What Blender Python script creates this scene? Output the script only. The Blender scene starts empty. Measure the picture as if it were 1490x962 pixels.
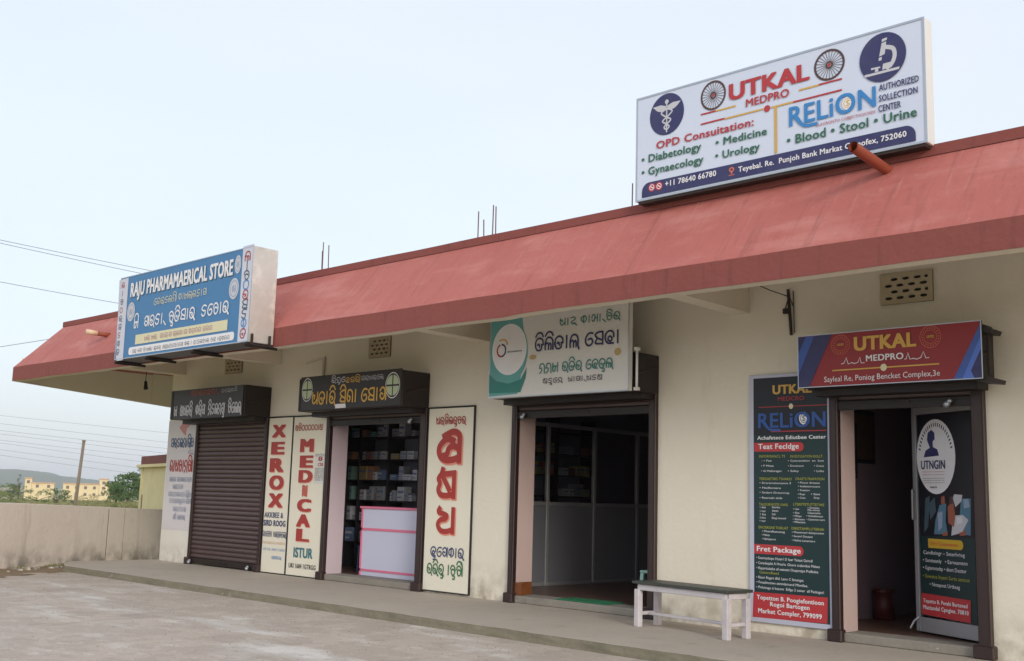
import bpy, bmesh, math, random
from mathutils import Vector, Matrix, noise as mnoise
random.seed(7)
S=bpy.context.scene
COL=S.collection
R=math.radians
# ---------------------------------------------------------------- camera
cam=bpy.data.cameras.new('camera'); co=bpy.data.objects.new('camera',cam); COL.objects.link(co)
cam.sensor_width=36; cam.lens=1600/1490*36; cam.clip_start=.1; cam.clip_end=9000
M=Matrix(((.719291,.08447,.689554,10.7123),(.694117,-.128327,-.708331,-11.1045),(.028656,.988128,-.150937,1.4),(0,0,0,1)))
co.matrix_world=M; S.camera=co
# ---------------------------------------------------------------- light
SUN_EL=R(21); SUN_AZ=R(119)   # azimuth from +Y clockwise (towards +X)
w=bpy.data.worlds.new('World'); S.world=w; w.use_nodes=True; nt=w.node_tree; nt.nodes.clear()
sky=nt.nodes.new('ShaderNodeTexSky'); sky.sky_type='NISHITA'; sky.sun_disc=False
sky.sun_elevation=SUN_EL; sky.sun_rotation=SUN_AZ; sky.dust_density=3; sky.air_density=1.0; sky.ozone_density=1
bg1=nt.nodes.new('ShaderNodeBackground'); bg1.inputs[1].default_value=.05
nt.links.new(sky.outputs[0],bg1.inputs[0])
tc=nt.nodes.new('ShaderNodeTexCoord'); mp=nt.nodes.new('ShaderNodeMapping'); mp.inputs['Scale'].default_value=(1,1,2.6)
nz=nt.nodes.new('ShaderNodeTexNoise'); nz.inputs['Scale'].default_value=1.3; nz.inputs['Detail'].default_value=5; nz.inputs['Roughness'].default_value=.5
rp=nt.nodes.new('ShaderNodeValToRGB'); rp.color_ramp.elements[0].position=.35; rp.color_ramp.elements[1].position=.7
rp.color_ramp.elements[0].color=(.56,.598,.655,1); rp.color_ramp.elements[1].color=(.635,.645,.665,1)
bg2=nt.nodes.new('ShaderNodeBackground'); bg2.inputs[1].default_value=1.0
ad=nt.nodes.new('ShaderNodeAddShader'); ow=nt.nodes.new('ShaderNodeOutputWorld')
nt.links.new(tc.outputs['Generated'],mp.inputs[0]); nt.links.new(mp.outputs[0],nz.inputs['Vector']); nt.links.new(nz.outputs[0],rp.inputs[0])
sx=nt.nodes.new('ShaderNodeSeparateXYZ'); nt.links.new(tc.outputs['Generated'],sx.inputs[0])
mr=nt.nodes.new('ShaderNodeMapRange'); mr.inputs[1].default_value=0; mr.inputs[2].default_value=.3; nt.links.new(sx.outputs[2],mr.inputs[0])
mx=nt.nodes.new('ShaderNodeMix'); mx.data_type='RGBA'; nt.links.new(mr.outputs[0],mx.inputs[0]); mx.inputs[6].default_value=(.50,.545,.60,1); nt.links.new(rp.outputs[0],mx.inputs[7]); nt.links.new(mx.outputs[2],bg2.inputs[0]); nt.links.new(bg1.outputs[0],ad.inputs[0]); nt.links.new(bg2.outputs[0],ad.inputs[1]); nt.links.new(ad.outputs[0],ow.inputs[0])
sl=bpy.data.lights.new('sun','SUN'); sl.energy=1.25; sl.angle=R(16); sl.color=(1,.96,.9)
so=bpy.data.objects.new('sun',sl); COL.objects.link(so)
sd=Vector((math.sin(SUN_AZ)*math.cos(SUN_EL),math.cos(SUN_AZ)*math.cos(SUN_EL),math.sin(SUN_EL)))
so.rotation_euler=sd.to_track_quat('Z','Y').to_euler()
S.view_settings.view_transform='Standard'; S.view_settings.look='None'; S.view_settings.exposure=.31; S.view_settings.gamma=1
S.view_settings.use_curve_mapping=False
# ---------------------------------------------------------------- materials
def lin(h):
    h=h.lstrip('#'); o=[]
    for i in (0,2,4):
        c=int(h[i:i+2],16)/255; o.append(c/12.92 if c<=.04045 else ((c+.055)/1.055)**2.4)
    return (*o,1)
def mat(name,hx,rough=.6,metal=0,n=0,ns=3,hx2=None,bump=0,bs=40,spec=.5,layers=(),stretch=None,emit=0):
    """base colour with blotches of a second colour; layers = extra (hex,scale,lo,hi,stretch) stains"""
    m=bpy.data.materials.new(name); m.use_nodes=True; t=m.node_tree; b=t.nodes['Principled BSDF']
    b.inputs['Roughness'].default_value=rough; b.inputs['Metallic'].default_value=metal; b.inputs['Specular IOR Level'].default_value=spec
    b.inputs['Base Color'].default_value=lin(hx)
    if not (n or bump or layers): return m
    tc=t.nodes.new('ShaderNodeTexCoord')
    def co(st):
        if not st: return tc.outputs['Object']
        mp=t.nodes.new('ShaderNodeMapping'); mp.inputs['Scale'].default_value=st; t.links.new(tc.outputs['Object'],mp.inputs[0]); return mp.outputs[0]
    cur=None
    L=list(layers)
    if n: L=[(hx2 or '#000000',ns,.5-.001-.25*(1),.5+.25,stretch,n)]+L
    for l in L:
        hxx,sc,lo,hi,st=l[:5]; amt=l[5] if len(l)>5 else 1
        nz=t.nodes.new('ShaderNodeTexNoise'); nz.inputs['Scale'].default_value=sc; nz.inputs['Detail'].default_value=8; nz.inputs['Roughness'].default_value=.65
        t.links.new(co(st),nz.inputs['Vector'])
        mr=t.nodes.new('ShaderNodeMapRange'); mr.inputs[1].default_value=lo; mr.inputs[2].default_value=hi; mr.inputs[4].default_value=amt
        t.links.new(nz.outputs[0],mr.inputs[0])
        mx=t.nodes.new('ShaderNodeMix'); mx.data_type='RGBA'; t.links.new(mr.outputs[0],mx.inputs[0])
        if cur is None: mx.inputs[6].default_value=lin(hx)
        else: t.links.new(cur,mx.inputs[6])
        mx.inputs[7].default_value=lin(hxx); cur=mx.outputs[2]
    if cur: t.links.new(cur,b.inputs['Base Color'])
    if bump:
        nz=t.nodes.new('ShaderNodeTexNoise'); nz.inputs['Scale'].default_value=bs; nz.inputs['Detail'].default_value=6
        t.links.new(tc.outputs['Object'],nz.inputs['Vector'])
        bp=t.nodes.new('ShaderNodeBump'); bp.inputs['Strength'].default_value=bump; bp.inputs['Distance'].default_value=.02
        t.links.new(nz.outputs[0],bp.inputs['Height']); t.links.new(bp.outputs[0],b.inputs['Normal'])
    return m
def zstain(m,z0,z1,hx,sc=3,amt=.8,lo=.4,hi=.62):
    """splash dirt low on a wall: noise blotches fading out between heights z0 and z1 (object space)"""
    t=m.node_tree; b=t.nodes['Principled BSDF']; src=b.inputs['Base Color'].links[0].from_socket if b.inputs['Base Color'].links else None
    tc=t.nodes.new('ShaderNodeTexCoord'); sp=t.nodes.new('ShaderNodeSeparateXYZ'); t.links.new(tc.outputs['Object'],sp.inputs[0])
    mr=t.nodes.new('ShaderNodeMapRange'); mr.inputs[1].default_value=z0; mr.inputs[2].default_value=z1; mr.inputs[3].default_value=1; mr.inputs[4].default_value=0
    t.links.new(sp.outputs[2],mr.inputs[0])
    nz=t.nodes.new('ShaderNodeTexNoise'); nz.inputs['Scale'].default_value=sc; nz.inputs['Detail'].default_value=9; t.links.new(tc.outputs['Object'],nz.inputs['Vector'])
    m2=t.nodes.new('ShaderNodeMapRange'); m2.inputs[1].default_value=lo; m2.inputs[2].default_value=hi; m2.inputs[4].default_value=amt; t.links.new(nz.outputs[0],m2.inputs[0])
    mu=t.nodes.new('ShaderNodeMath'); mu.operation='MULTIPLY'; t.links.new(mr.outputs[0],mu.inputs[0]); t.links.new(m2.outputs[0],mu.inputs[1])
    mx=t.nodes.new('ShaderNodeMix'); mx.data_type='RGBA'; t.links.new(mu.outputs[0],mx.inputs[0])
    if src: t.links.new(src,mx.inputs[6])
    else: mx.inputs[6].default_value=b.inputs['Base Color'].default_value
    mx.inputs[7].default_value=lin(hx); t.links.new(mx.outputs[2],b.inputs['Base Color'])
MT={}
MT['wall']=mat('cream wall paint','#ddd7c9',.75,n=.35,ns=.8,hx2='#cec6b5',bump=.25,bs=16,layers=[('#b8a988',2.0,.58,.8,(1.3,1,.3),.4),('#ece4d2',5,.55,.8,None,.4),('#a99a7c',13,.66,.76,None,.4)])
zstain(MT['wall'],.0,.55,'#8f826c',5,.8,.40,.66)
MT['soffit']=mat('soffit paint','#ddd3c0',.8,n=.4,ns=1.2,hx2='#c9beaa',bump=.1,bs=25)
MT['red']=mat('canopy red paint','#b0655d',.7,n=.6,ns=.9,hx2='#9d5149',bump=.55,bs=9,layers=[('#c58a83',1.5,.5,.72,(.5,1.6,1.6),.5),('#8a4a44',3.0,.56,.76,(2.6,.7,.7),.45),('#6f403b',7,.62,.76,(2.2,.6,.6),.4),('#cfa09a',14,.63,.75,None,.35),('#7a453f',2.4,.57,.7,(4,.25,.25),.4),('#b98f88',3.3,.58,.7,(5,.3,.3),.35)])
MT['red_shade']=mat('canopy red shaded','#854640',.75,n=.5,ns=1.2,hx2='#783d37',bump=.45,bs=12,layers=[('#5f322d',3,.55,.72,(3,1,.25),.55),('#a8645c',6,.6,.8,None,.3)])  # darker copy of the canopy red, shade of the upright faces in its colour
MT['concrete']=mat('yard concrete','#bcb0a4',.9,n=.8,ns=.45,hx2='#a99c90',bump=.7,bs=30,layers=[('#d2cec8',.5,.52,.62,(.5,1.6,1),.85),('#877d74',1.1,.56,.72,(1.6,.5,1),.55),('#877c72',3.2,.6,.74,(.6,1.4,1),.45),('#d6d0c9',7,.56,.7,(.7,1.3,1),.5),('#7d7369',26,.6,.72,None,.45),('#ddd8d2',45,.62,.72,None,.4),('#8d8278',1.6,.495,.505,(1,1,1),.25)])
MT['platform']=mat('platform concrete','#b6aca0',.88,n=.8,ns=.6,hx2='#a39a8e',bump=.5,bs=30,layers=[('#b3ada5',1.4,.53,.7,(.5,1.5,1),.6),('#746c64',2.4,.6,.76,None,.5),('#8a8074',11,.55,.75,None,.4),('#cfc8be',38,.6,.72,None,.35)])
MT['kerb']=mat('kerb concrete','#7d7666',.9,n=.8,ns=2.5,hx2='#645f4e',bump=.6,bs=22,layers=[('#5c5c4b',3.2,.5,.68,(1,1,3),.7),('#a09a8a',7,.6,.75,None,.55)])
MT['step']=mat('step cement','#8d8880',.88,n=.8,ns=3,hx2='#77736a',bump=.4,bs=25,layers=[('#c9c5bd',9,.66,.72,None,.9),('#5f5d54',5,.6,.75,None,.6)])
MT['dirt']=mat('bare dirt','#8b755f',1,n=.8,ns=1.5,hx2='#6c6048',bump=.9,bs=12,layers=[('#59603a',1.2,.55,.68,None,.7),('#a8937a',7,.6,.75,None,.6)])
MT['field']=mat('field','#8f8259',1,n=.9,ns=.05,hx2='#6f7a45',bump=0,layers=[('#b89a72',.03,.52,.62,(.4,1,1),.8),('#5b6c38',.15,.55,.7,None,.7)])
MT['hill']=mat('forested hill','#4d5f4c',1,n=.8,ns=.02,hx2='#3f5241')
MT['bwall']=mat('boundary plaster','#d3cac1',.9,n=.7,ns=1.1,hx2='#c2b8ae',bump=.45,bs=14,layers=[('#e0d8cf',2,.55,.75,None,.5),('#7c746c',1.5,.56,.8,(2.0,2.0,.35),.5),('#77706a',9,.62,.76,None,.45)])
zstain(MT['bwall'],.0,.45,'#5d5a50',3,.85,.42,.62)
MT['joint']=mat('wall joint','#4b4741',.95,n=.5,ns=8,hx2='#35322d')
MT['shedwall']=mat('shed yellow paint','#e3d8ac',.85,n=.6,ns=1,hx2='#bfae79',bump=.2,layers=[('#6e6a55',2,.64,.76,(2,2,.4),.7)])
MT['shedred']=mat('shed parapet','#7c4741',.9,n=.7,ns=2.5,hx2='#5d3a35')
MT['shutter']=mat('shutter brown paint','#50403f',.42,n=.5,ns=2,hx2='#453635',bump=.05,bs=60,layers=[('#6b5a56',5,.62,.8,(1,1,1),.35)])
MT['hood']=mat('hood dark brown steel','#1f1513',.5,n=.5,ns=3,hx2='#170f0e',layers=[('#4a3833',6,.66,.8,None,.35)])
MT['dark']=mat('hole shade','#0d0b0b',.8)  # near-black colour standing for the shade in vent holes and spout
MT['rail']=mat('guide rail steel','#30201f',.45,n=.5,ns=3,hx2='#2c1f1e',layers=[('#6b5650',8,.66,.8,(1,1,.3),.5)])
MT['mauve']=mat('mauve plaster','#c2b3bc',.8,n=.4,ns=1.5,hx2='#b0a1a9',bump=.1,layers=[('#a58f90',3,.62,.8,(2,2,.5),.4)])
MT['pinkw']=mat('pink reveal paint','#bba6a2',.8,n=.4,ns=1.5,hx2='#a9928d',bump=.1)
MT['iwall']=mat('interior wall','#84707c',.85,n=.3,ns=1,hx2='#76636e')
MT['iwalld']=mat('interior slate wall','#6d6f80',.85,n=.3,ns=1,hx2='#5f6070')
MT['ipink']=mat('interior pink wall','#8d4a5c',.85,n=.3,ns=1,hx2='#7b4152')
MT['tile']=mat('brown floor tile','#70574a',.3,n=.7,ns=5,hx2='#5b4339',layers=[('#8d7767',12,.6,.75,None,.5)])
MT['ceil']=mat('interior ceiling','#8c8790',.85,n=.3)
MT['alu']=mat('aluminium section','#a0a2a7',.4,metal=.4,n=.3,ns=6,hx2='#8b8d91')
MT['alup']=mat('grey partition panel','#73757c',.4,n=.3,ns=1.2,hx2='#65676e')
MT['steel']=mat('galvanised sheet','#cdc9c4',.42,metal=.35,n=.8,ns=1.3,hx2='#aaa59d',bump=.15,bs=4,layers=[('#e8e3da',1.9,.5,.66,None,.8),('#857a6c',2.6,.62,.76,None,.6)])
MT['silver']=mat('silver edging','#b9c0c9',.35,metal=.7,n=.3,ns=6,hx2='#8e959e')
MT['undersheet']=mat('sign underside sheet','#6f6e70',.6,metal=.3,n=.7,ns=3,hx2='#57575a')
MT['iron']=mat('black angle iron','#221f1f',.6,n=.5,ns=8,hx2='#3d2b22')
MT['rebar']=mat('rusty rebar','#5a4238',.85,n=.7,ns=20,hx2='#7a4b30')
MT['orangepipe']=mat('orange pvc pipe','#8f4631',.6,n=.5,ns=5,hx2='#743522')
MT['pipecream']=mat('bare pvc sleeve','#d9bfa0',.5,n=.4,ns=8,hx2='#b89b7a')
MT['bluesign']=mat('blue flex print','#427aab',.5,n=.35,ns=1.5,hx2='#34699b')
MT['bigsign']=mat('pale flex print','#ced7ea',.4,n=.35,ns=1,hx2='#bfcae1')
MT['offw']=mat('off-white flex','#d3d2cf',.45,n=.35,ns=1.2,hx2='#c2c1bd')
MT['redsign']=mat('red flex print','#8e1c20',.4,n=.5,ns=1.2,hx2='#701418')
MT['board']=mat('painted cream board','#e0dccd',.6,n=.4,ns=1.5,hx2='#d8d0ba',bump=.05,layers=[('#b5a888',3,.66,.8,(1,1,.4),.4)])
MT['boardblack']=mat('board frame','#1c1d21',.6)
MT['pilposter']=mat('pale grey paint panel','#d0cdd0',.6,n=.5,ns=1.6,hx2='#bdb9bd')
MT['pillar']=mat('pillar white paint','#dcdad2',.75,n=.4,ns=2,hx2='#cbc8bf')
zstain(MT['pillar'],0,.4,'#8d8678',5,.5)
MT['posterdark']=mat('poster midnight print','#090d19',.45,n=.5,ns=1,hx2='#0d1222')
MT['postergreen']=mat('poster green print','#0c2e30',.45,n=.5,ns=1,hx2='#0a242b')
MT['postframe']=mat('poster frame','#b9bccf',.5,n=.3,ns=4,hx2='#a0a3b6')
MT['signface1']=mat('dark sign face','#1d1411',.4,n=.5,ns=1.6,hx2='#160e0d')
MT['benchtop']=mat('bench slate top','#3f4540',.5,n=.6,ns=4,hx2='#2e332f',layers=[('#767c74',6,.64,.78,None,.5)])
MT['benchleg']=mat('bench lilac paint','#cac6c9',.6,n=.6,ns=6,hx2='#9b929b',layers=[('#6b6065',9,.66,.78,None,.6)])
MT['greenmat']=mat('green doormat','#1d7b52',.95,n=.5,ns=20,hx2='#125c3c',bump=.8,bs=150)
MT['counterw']=mat('counter white laminate','#c0c3d8',.35,n=.3,ns=1,hx2='#b2b5cb')
MT['counterp']=mat('counter pink trim','#d5718f',.45,n=.3,ns=5,hx2='#c0607e')
MT['shelf']=mat('dark shelf board','#1d1a20',.6,n=.4,ns=4,hx2='#2a262d')
MT['mintp']=mat('mint plastic','#9dc9bd',.4)
MT['redpl']=mat('red plastic','#4c1416',.5)
MT['bluepl']=mat('blue plastic','#2a4a78',.4)
MT['blackf']=mat('black cloth','#15131a',.8)
MT['jali']=mat('vent block','#b5a98f',.8,n=.4,ns=6,hx2='#9a8e75',bump=.2)
MT['wood']=mat('weathered wood','#83796c',.9,n=.7,ns=4,hx2='#675d52',stretch=(6,6,.6))
MT['wire']=mat('cable','#55585e',.7)
MT['trunk']=mat('bark','#4f4235',.95,n=.7,ns=6,hx2='#382e25')
for i,(a,b_) in enumerate([('#557040','#3c5530'),('#76834f','#58683c'),('#8b8a60','#6d7048'),('#47603c','#354c2f')]): MT['leaf%d'%i]=mat('leaves %d'%i,a,.8,n=.9,ns=1.2,hx2=b_)
MT['farwall']=mat('far cream plaster','#dccba3',.9,n=.4,ns=.2,hx2='#d0bd93')
MT['farwin']=mat('far window','#6b5a52',.6)
MT['farroof']=mat('far roof edge','#c9a384',.9)
MT['cardboard']=mat('cardboard','#8d7a62',.8,n=.3)
for k,h in dict(bxw='#b9bcc4',bxg='#8b9099',bxr='#8c3b33',bxy='#9a8a4a',bxb='#4f6c95',bxm='#6fa095',bxo='#9b6a3f').items(): MT[k]=mat('carton '+k,h,.6,n=.5,ns=14,hx2='#6f7078')
gm=bpy.data.materials.new('window glass'); gm.use_nodes=True; gb=gm.node_tree.nodes['Principled BSDF']
gb.inputs['Base Color'].default_value=(.85,.9,.92,1); gb.inputs['Roughness'].default_value=.03; gb.inputs['Transmission Weight'].default_value=1; gb.inputs['IOR'].default_value=1.3; MT['glass']=gm
INK=dict(navy='#26285f',red='#b3262e',green='#1d6248',azure='#2b80c4',azured='#174d9c',white='#e3e3e8',gold='#d0a548',orange='#d06a38',pale='#c3c4cc',cream='#d8d2ae',purple='#9a5a86',ink='#2b2d38',
 teald='#1f7a72',teal='#2b7d78',stain='#b79b62',blue='#3355a5',skyb='#4a73cf',rim='#d06a4a',rust='#a5452b',mint='#b5c4a3',redp='#a3241c',navyp='#2a3a6b',orangep='#c99a78',tealp='#28707c',greenp='#2a6b45',
 rosep='#c07f78',bluep='#3b5a86',lime='#a5a83f',yellow='#c9a522',scrub='#4a7893',badge='#8ea0bb',skin='#9a5540',slate='#37505f',strip='#c9ccda',notice='#d5d8e2',pinko='#dc8d76',tealc='#5aa0a0',brown='#4a3230')
def ink(k):
    kk='ink_'+k
    if kk not in MT: MT[kk]=mat('print '+k,INK[k],.5,n=.13,ns=5,hx2='#808080')
    return MT[kk]
# ---------------------------------------------------------------- mesh helpers
class MB:
    def __init__(s): s.v=[]; s.f=[]; s.mi=[]; s.cur=0
    def add(s,vs,fs):
        o=len(s.v); s.v+= [tuple(v) for v in vs]; s.f+=[tuple(i+o for i in f) for f in fs]; s.mi+=[s.cur]*len(fs); return s
    def box(s,x0,x1,y0,y1,z0,z1):
        return s.add([(x0,y0,z0),(x1,y0,z0),(x1,y1,z0),(x0,y1,z0),(x0,y0,z1),(x1,y0,z1),(x1,y1,z1),(x0,y1,z1)],
            [(0,3,2,1),(4,5,6,7),(0,1,5,4),(1,2,6,5),(2,3,7,6),(3,0,4,7)])
    def bbox(s,x0,x1,y0,y1,z0,z1,b=.006):
        """box with chamfered vertical and horizontal edges"""
        bm=bmesh.new(); bmesh.ops.create_cube(bm,size=1)
        for v in bm.verts: v.co=Vector(((x0+x1)/2+v.co.x*(x1-x0),(y0+y1)/2+v.co.y*(y1-y0),(z0+z1)/2+v.co.z*(z1-z0)))
        b=min(b,.3*min(x1-x0,y1-y0,z1-z0)); bmesh.ops.bevel(bm,geom=bm.edges[:],offset=b,segments=1,affect='EDGES')
        bm.verts.index_update(); s.add([v.co[:] for v in bm.verts],[[v.index for v in f.verts] for f in bm.faces]); bm.free(); return s
    def quad(s,a,b,c,d): return s.add([a,b,c,d],[(0,1,2,3)])
    def poly(s,pts): return s.add(pts,[tuple(range(len(pts)))])
    def prism_x(s,prof,x0,x1):
        n=len(prof); vs=[(x0,y,z) for y,z in prof]+[(x1,y,z) for y,z in prof]
        fs=[(i,(i+1)%n,n+(i+1)%n,n+i) for i in range(n)]+[tuple(range(n))[::-1],tuple(range(n,2*n))]
        return s.add(vs,fs)
    def prism_y(s,prof,y0,y1):
        n=len(prof); vs=[(x,y0,z) for x,z in prof]+[(x,y1,z) for x,z in prof]
        fs=[(i,(i+1)%n,n+(i+1)%n,n+i) for i in range(n)]+[tuple(range(n))[::-1],tuple(range(n,2*n))]
        return s.add(vs,fs)
    def tube(s,pts,r,n=8,r1=None,cap=True):
        pts=[Vector(p) for p in pts]; rings=[]
        for i,p in enumerate(pts):
            d=(pts[min(i+1,len(pts)-1)]-pts[max(i-1,0)]).normalized()
            u=d.orthogonal().normalized() if i==0 else (lu-lu.project(d)).normalized(); lu=u; v=d.cross(u)
            rr=r if r1 is None else r+(r1-r)*i/(len(pts)-1)
            rings.append([p+(u*math.cos(2*math.pi*k/n)+v*math.sin(2*math.pi*k/n))*rr for k in range(n)])
        vs=[q for g in rings for q in g]; fs=[]
        for i in range(len(rings)-1):
            for k in range(n): fs.append((i*n+k,i*n+(k+1)%n,(i+1)*n+(k+1)%n,(i+1)*n+k))
        if cap: fs+= [tuple(range(n))[::-1],tuple(range((len(rings)-1)*n,len(rings)*n))]
        return s.add(vs,fs)
    def build(s,name,m,parent=None,smooth=False,label=None,local=False):
        me=bpy.data.meshes.new(name); off=Vector((0,0,0))
        if parent and not local:
            p=parent
            while p: off+=p.location; p=p.parent
        me.from_pydata([(v[0]-off.x,v[1]-off.y,v[2]-off.z) for v in s.v],[],s.f)
        for mm in (m if isinstance(m,(list,tuple)) else [m]): me.materials.append(MT[mm] if isinstance(mm,str) else mm)
        if isinstance(m,(list,tuple)):
            for p_,i_ in zip(me.polygons,s.mi): p_.material_index=i_
        if smooth: me.polygons.foreach_set('use_smooth',[True]*len(me.polygons))
        me.update(); o=bpy.data.objects.new(name,me); COL.objects.link(o)
        if parent: o.parent=parent
        if label: o['label']=label
        return o
def tag(o,label,cat=None,group=None,kind=None):
    if label: o['label']=label
    if cat: o['category']=cat
    if group: o['group']=group
    if kind: o['kind']=kind
    return o
def thing(name,label,cat,loc=(0,0,0),rz=0,group=None):
    o=bpy.data.objects.new(name,None); COL.objects.link(o); o.location=loc; o.rotation_euler=(0,0,rz); o.empty_display_size=.2
    return tag(o,label,cat,group)
def copy_tree(o,parent=None):
    c=o.copy(); COL.objects.link(c); c.parent=parent
    for ch in [x for x in bpy.data.objects if x.parent==o]: copy_tree(ch,c)
    return c
# ---------------------------------------------------------------- lettering
_tc={}
def textpoly(s,bold):
    k=(s,bold)
    if k in _tc: return _tc[k]
    cu=bpy.data.curves.new('t','FONT'); cu.body=s; cu.size=1; cu.resolution_u=2 if len(s)>6 else 4; cu.fill_mode='FRONT'; cu.offset=0
    if bold: cu.space_character=1.05
    ob=bpy.data.objects.new('t',cu); me=bpy.data.meshes.new_from_object(ob)
    vs=[v.co.copy() for v in me.vertices]; fs=[tuple(p.vertices) for p in me.polygons]
    bpy.data.objects.remove(ob); bpy.data.curves.remove(cu); bpy.data.meshes.remove(me)
    _tc[k]=(vs,fs); return vs,fs
CAP={}
def capw(bold):
    if bold not in CAP:
        vs,_=textpoly('H',bold); CAP[bold]=(min(v.y for v in vs),max(v.y for v in vs))
    return CAP[bold]
# hand-drawn strokes for the Odia letters (unit box), written in the order they are seen
OD={
'D':[[(.95,.42),(.88,.82),(.5,1),(.12,.82),(.03,.4),(.2,.05),(.5,-.02),(.75,.12),(.78,.48)],[(.28,.42),(.45,.5),(.55,.25)]],
'J':[[(.05,0),(.03,.5),(.2,.88),(.5,1),(.82,.85),(.95,.5),(.95,0)],[(.05,.35),(.25,.55),(.42,.4),(.42,0)],[(.42,.3),(.6,.5),(.72,.35),(.72,0)]],
'T':[[(.75,.5),(.45,.62),(.2,.4),(.35,.05),(.7,.05),(.92,.45),(.8,.85),(.45,1),(.15,.85),(.08,.6)]],
'A':[[(.2,.98),(.2,0)]],
'L':[[(.05,0),(.03,.5),(.2,.88),(.5,1),(.82,.85),(.93,.5),(.93,.1),(1.05,-.2)],[(.05,.35),(.25,.55),(.42,.4),(.42,0)],[(.42,.3),(.6,.5),(.72,.35),(.72,0)]],
'E':[[(.85,.93),(.45,.98),(.12,.68),(.06,.28),(.32,0),(.66,.04),(.84,.3),(.66,.54),(.36,.46)]],
'S':[[(.92,1),(.42,.98),(.1,.78),(.35,.52),(.8,.36)],[(.35,.52),(.12,.12),(.92,.05)],[(.92,1),(.92,0)]],
'B':[[(.95,.5),(.88,.85),(.5,1),(.12,.8),(.05,.4),(.3,.06),(.92,.0)],[(.52,.58),(.76,.42),(.62,.18),(.38,.26),(.36,.46),(.52,.58)]],
'R':[[(.05,.55),(.2,.88),(.55,1),(.88,.8),(.93,.4),(.75,.1),(.4,0),(.1,.2),(.1,.42),(.35,.55),(.62,.42),(.42,.28)],[(.8,.16),(1.0,-.2)]],
'O':[[(.5,1),(.85,.85),(.95,.5),(.85,.15),(.5,0),(.15,.15),(.05,.5),(.15,.85),(.5,1)]],
'o':[[(.05,.2),(.3,0),(.55,-.2)]],
'Y':[[(.08,.75),(.4,1),(.75,.85),(.75,.3),(.45,.05),(.12,.3),(.25,.55),(.5,.45)],[(.95,1),(.95,0)]],
'N':[[(.05,.45),(.15,.85),(.5,1),(.85,.85),(.92,.4),(.95,-.1)],[(.05,.48),(.4,.45),(.45,.2),(.1,-.1)]],
'M':[[(.1,.95),(.1,.2),(.3,.02),(.5,.2),(.5,.6),(.15,.55)],[(.5,.6),(.92,.6)],[(.92,1),(.92,0)]],
'K':[[(.5,.95),(.15,.8),(.1,.4),(.35,.2),(.5,.45)],[(.5,1),(.85,.85),(.92,.4),(.7,.1)],[(.5,1),(.5,0)]],
'P':[[(.1,1),(.1,.35),(.3,.05),(.6,.15),(.9,.45)],[(.92,1),(.92,0)],[(.1,.7),(.45,.75),(.4,.45)]],
'G':[[(.08,.6),(.2,.92),(.5,1),(.85,.8),(.92,.4),(.92,0)],[(.08,.6),(.1,.2),(.4,.05),(.55,.35),(.3,.5)]],
'C':[[(.9,.9),(.45,1),(.1,.7),(.4,.5),(.75,.45),(.7,.1),(.35,0),(.1,.2)]],
'n':[[(.05,.55),(.25,1),(.55,.8),(.5,.3),(.25,.05),(.08,.3)],[(.5,.5),(.95,.5)],[(.95,1),(.95,0)]],
'd':[[(.1,.9),(.6,.98),(.85,.7),(.5,.5),(.2,.3),(.45,.02),(.85,.15)]],
't':[[(.1,.6),(.35,1),(.8,.9),(.9,.45),(.6,.02),(.2,.15),(.3,.5),(.6,.5),(.55,.25)]],
'k':[[(.1,.95),(.1,.3),(.35,.05),(.6,.3),(.5,.6),(.25,.6)],[(.9,1),(.9,0)],[(.6,.3),(.9,.2)]],
's':[[(.27,1.08),(.2,.88),(.05,.7),(.13,.5),(.05,.25),(.2,.06),(.5,.02),(.9,.08)],[(.2,.86),(.9,.92)],[(.9,.95),(.9,-.03)],[(.28,.78),(.66,.24)]],
'h':[[(.14,1.02),(.07,.86),(.32,.78),(.54,.7),(.48,.56),(.2,.5),(.05,.3),(.2,.06),(.5,.0),(.9,.1)],[(.9,1),(.9,-.03)]],
'a':[[(.26,.84),(.45,.93),(.7,1.0),(.93,.88),(.95,.5),(.95,-.03)],[(.7,.68),(.4,.75),(.1,.5),(.1,.2),(.35,.02),(.7,.03),(.95,.12)],[(.95,.4),(.7,.5),(.5,.42),(.42,.22),(.25,.15)]],
}
ADV=dict(A=.42,E=.85,o=.0,a=1.05)
MARK={'i':[[(.05,1.12),(.3,1.42),(.7,1.42),(.95,1.12)]],'I':[[(.05,1.12),(.3,1.42),(.8,1.42),(1.1,1.1),(1.12,0)]],'u':[[(.5,-.08),(.85,-.14),(.8,-.4),(.5,-.36)]],'~':[[(.5,1.15),(.5,1.3)]]}
def smoothpts(P,n=4):
    if len(P)<3: return [Vector(p) for p in P]
    Q=[Vector(p) for p in P]; out=[]
    for i in range(len(Q)-1):
        p0=Q[max(i-1,0)]; p1=Q[i]; p2=Q[i+1]; p3=Q[min(i+2,len(Q)-1)]
        for k in range(n):
            t=k/n; out.append(.5*((2*p1)+(-p0+p2)*t+(2*p0-5*p1+4*p2-p3)*t*t+(-p0+3*p1-3*p2+p3)*t**3))
    out.append(Q[-1]); return out
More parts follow.
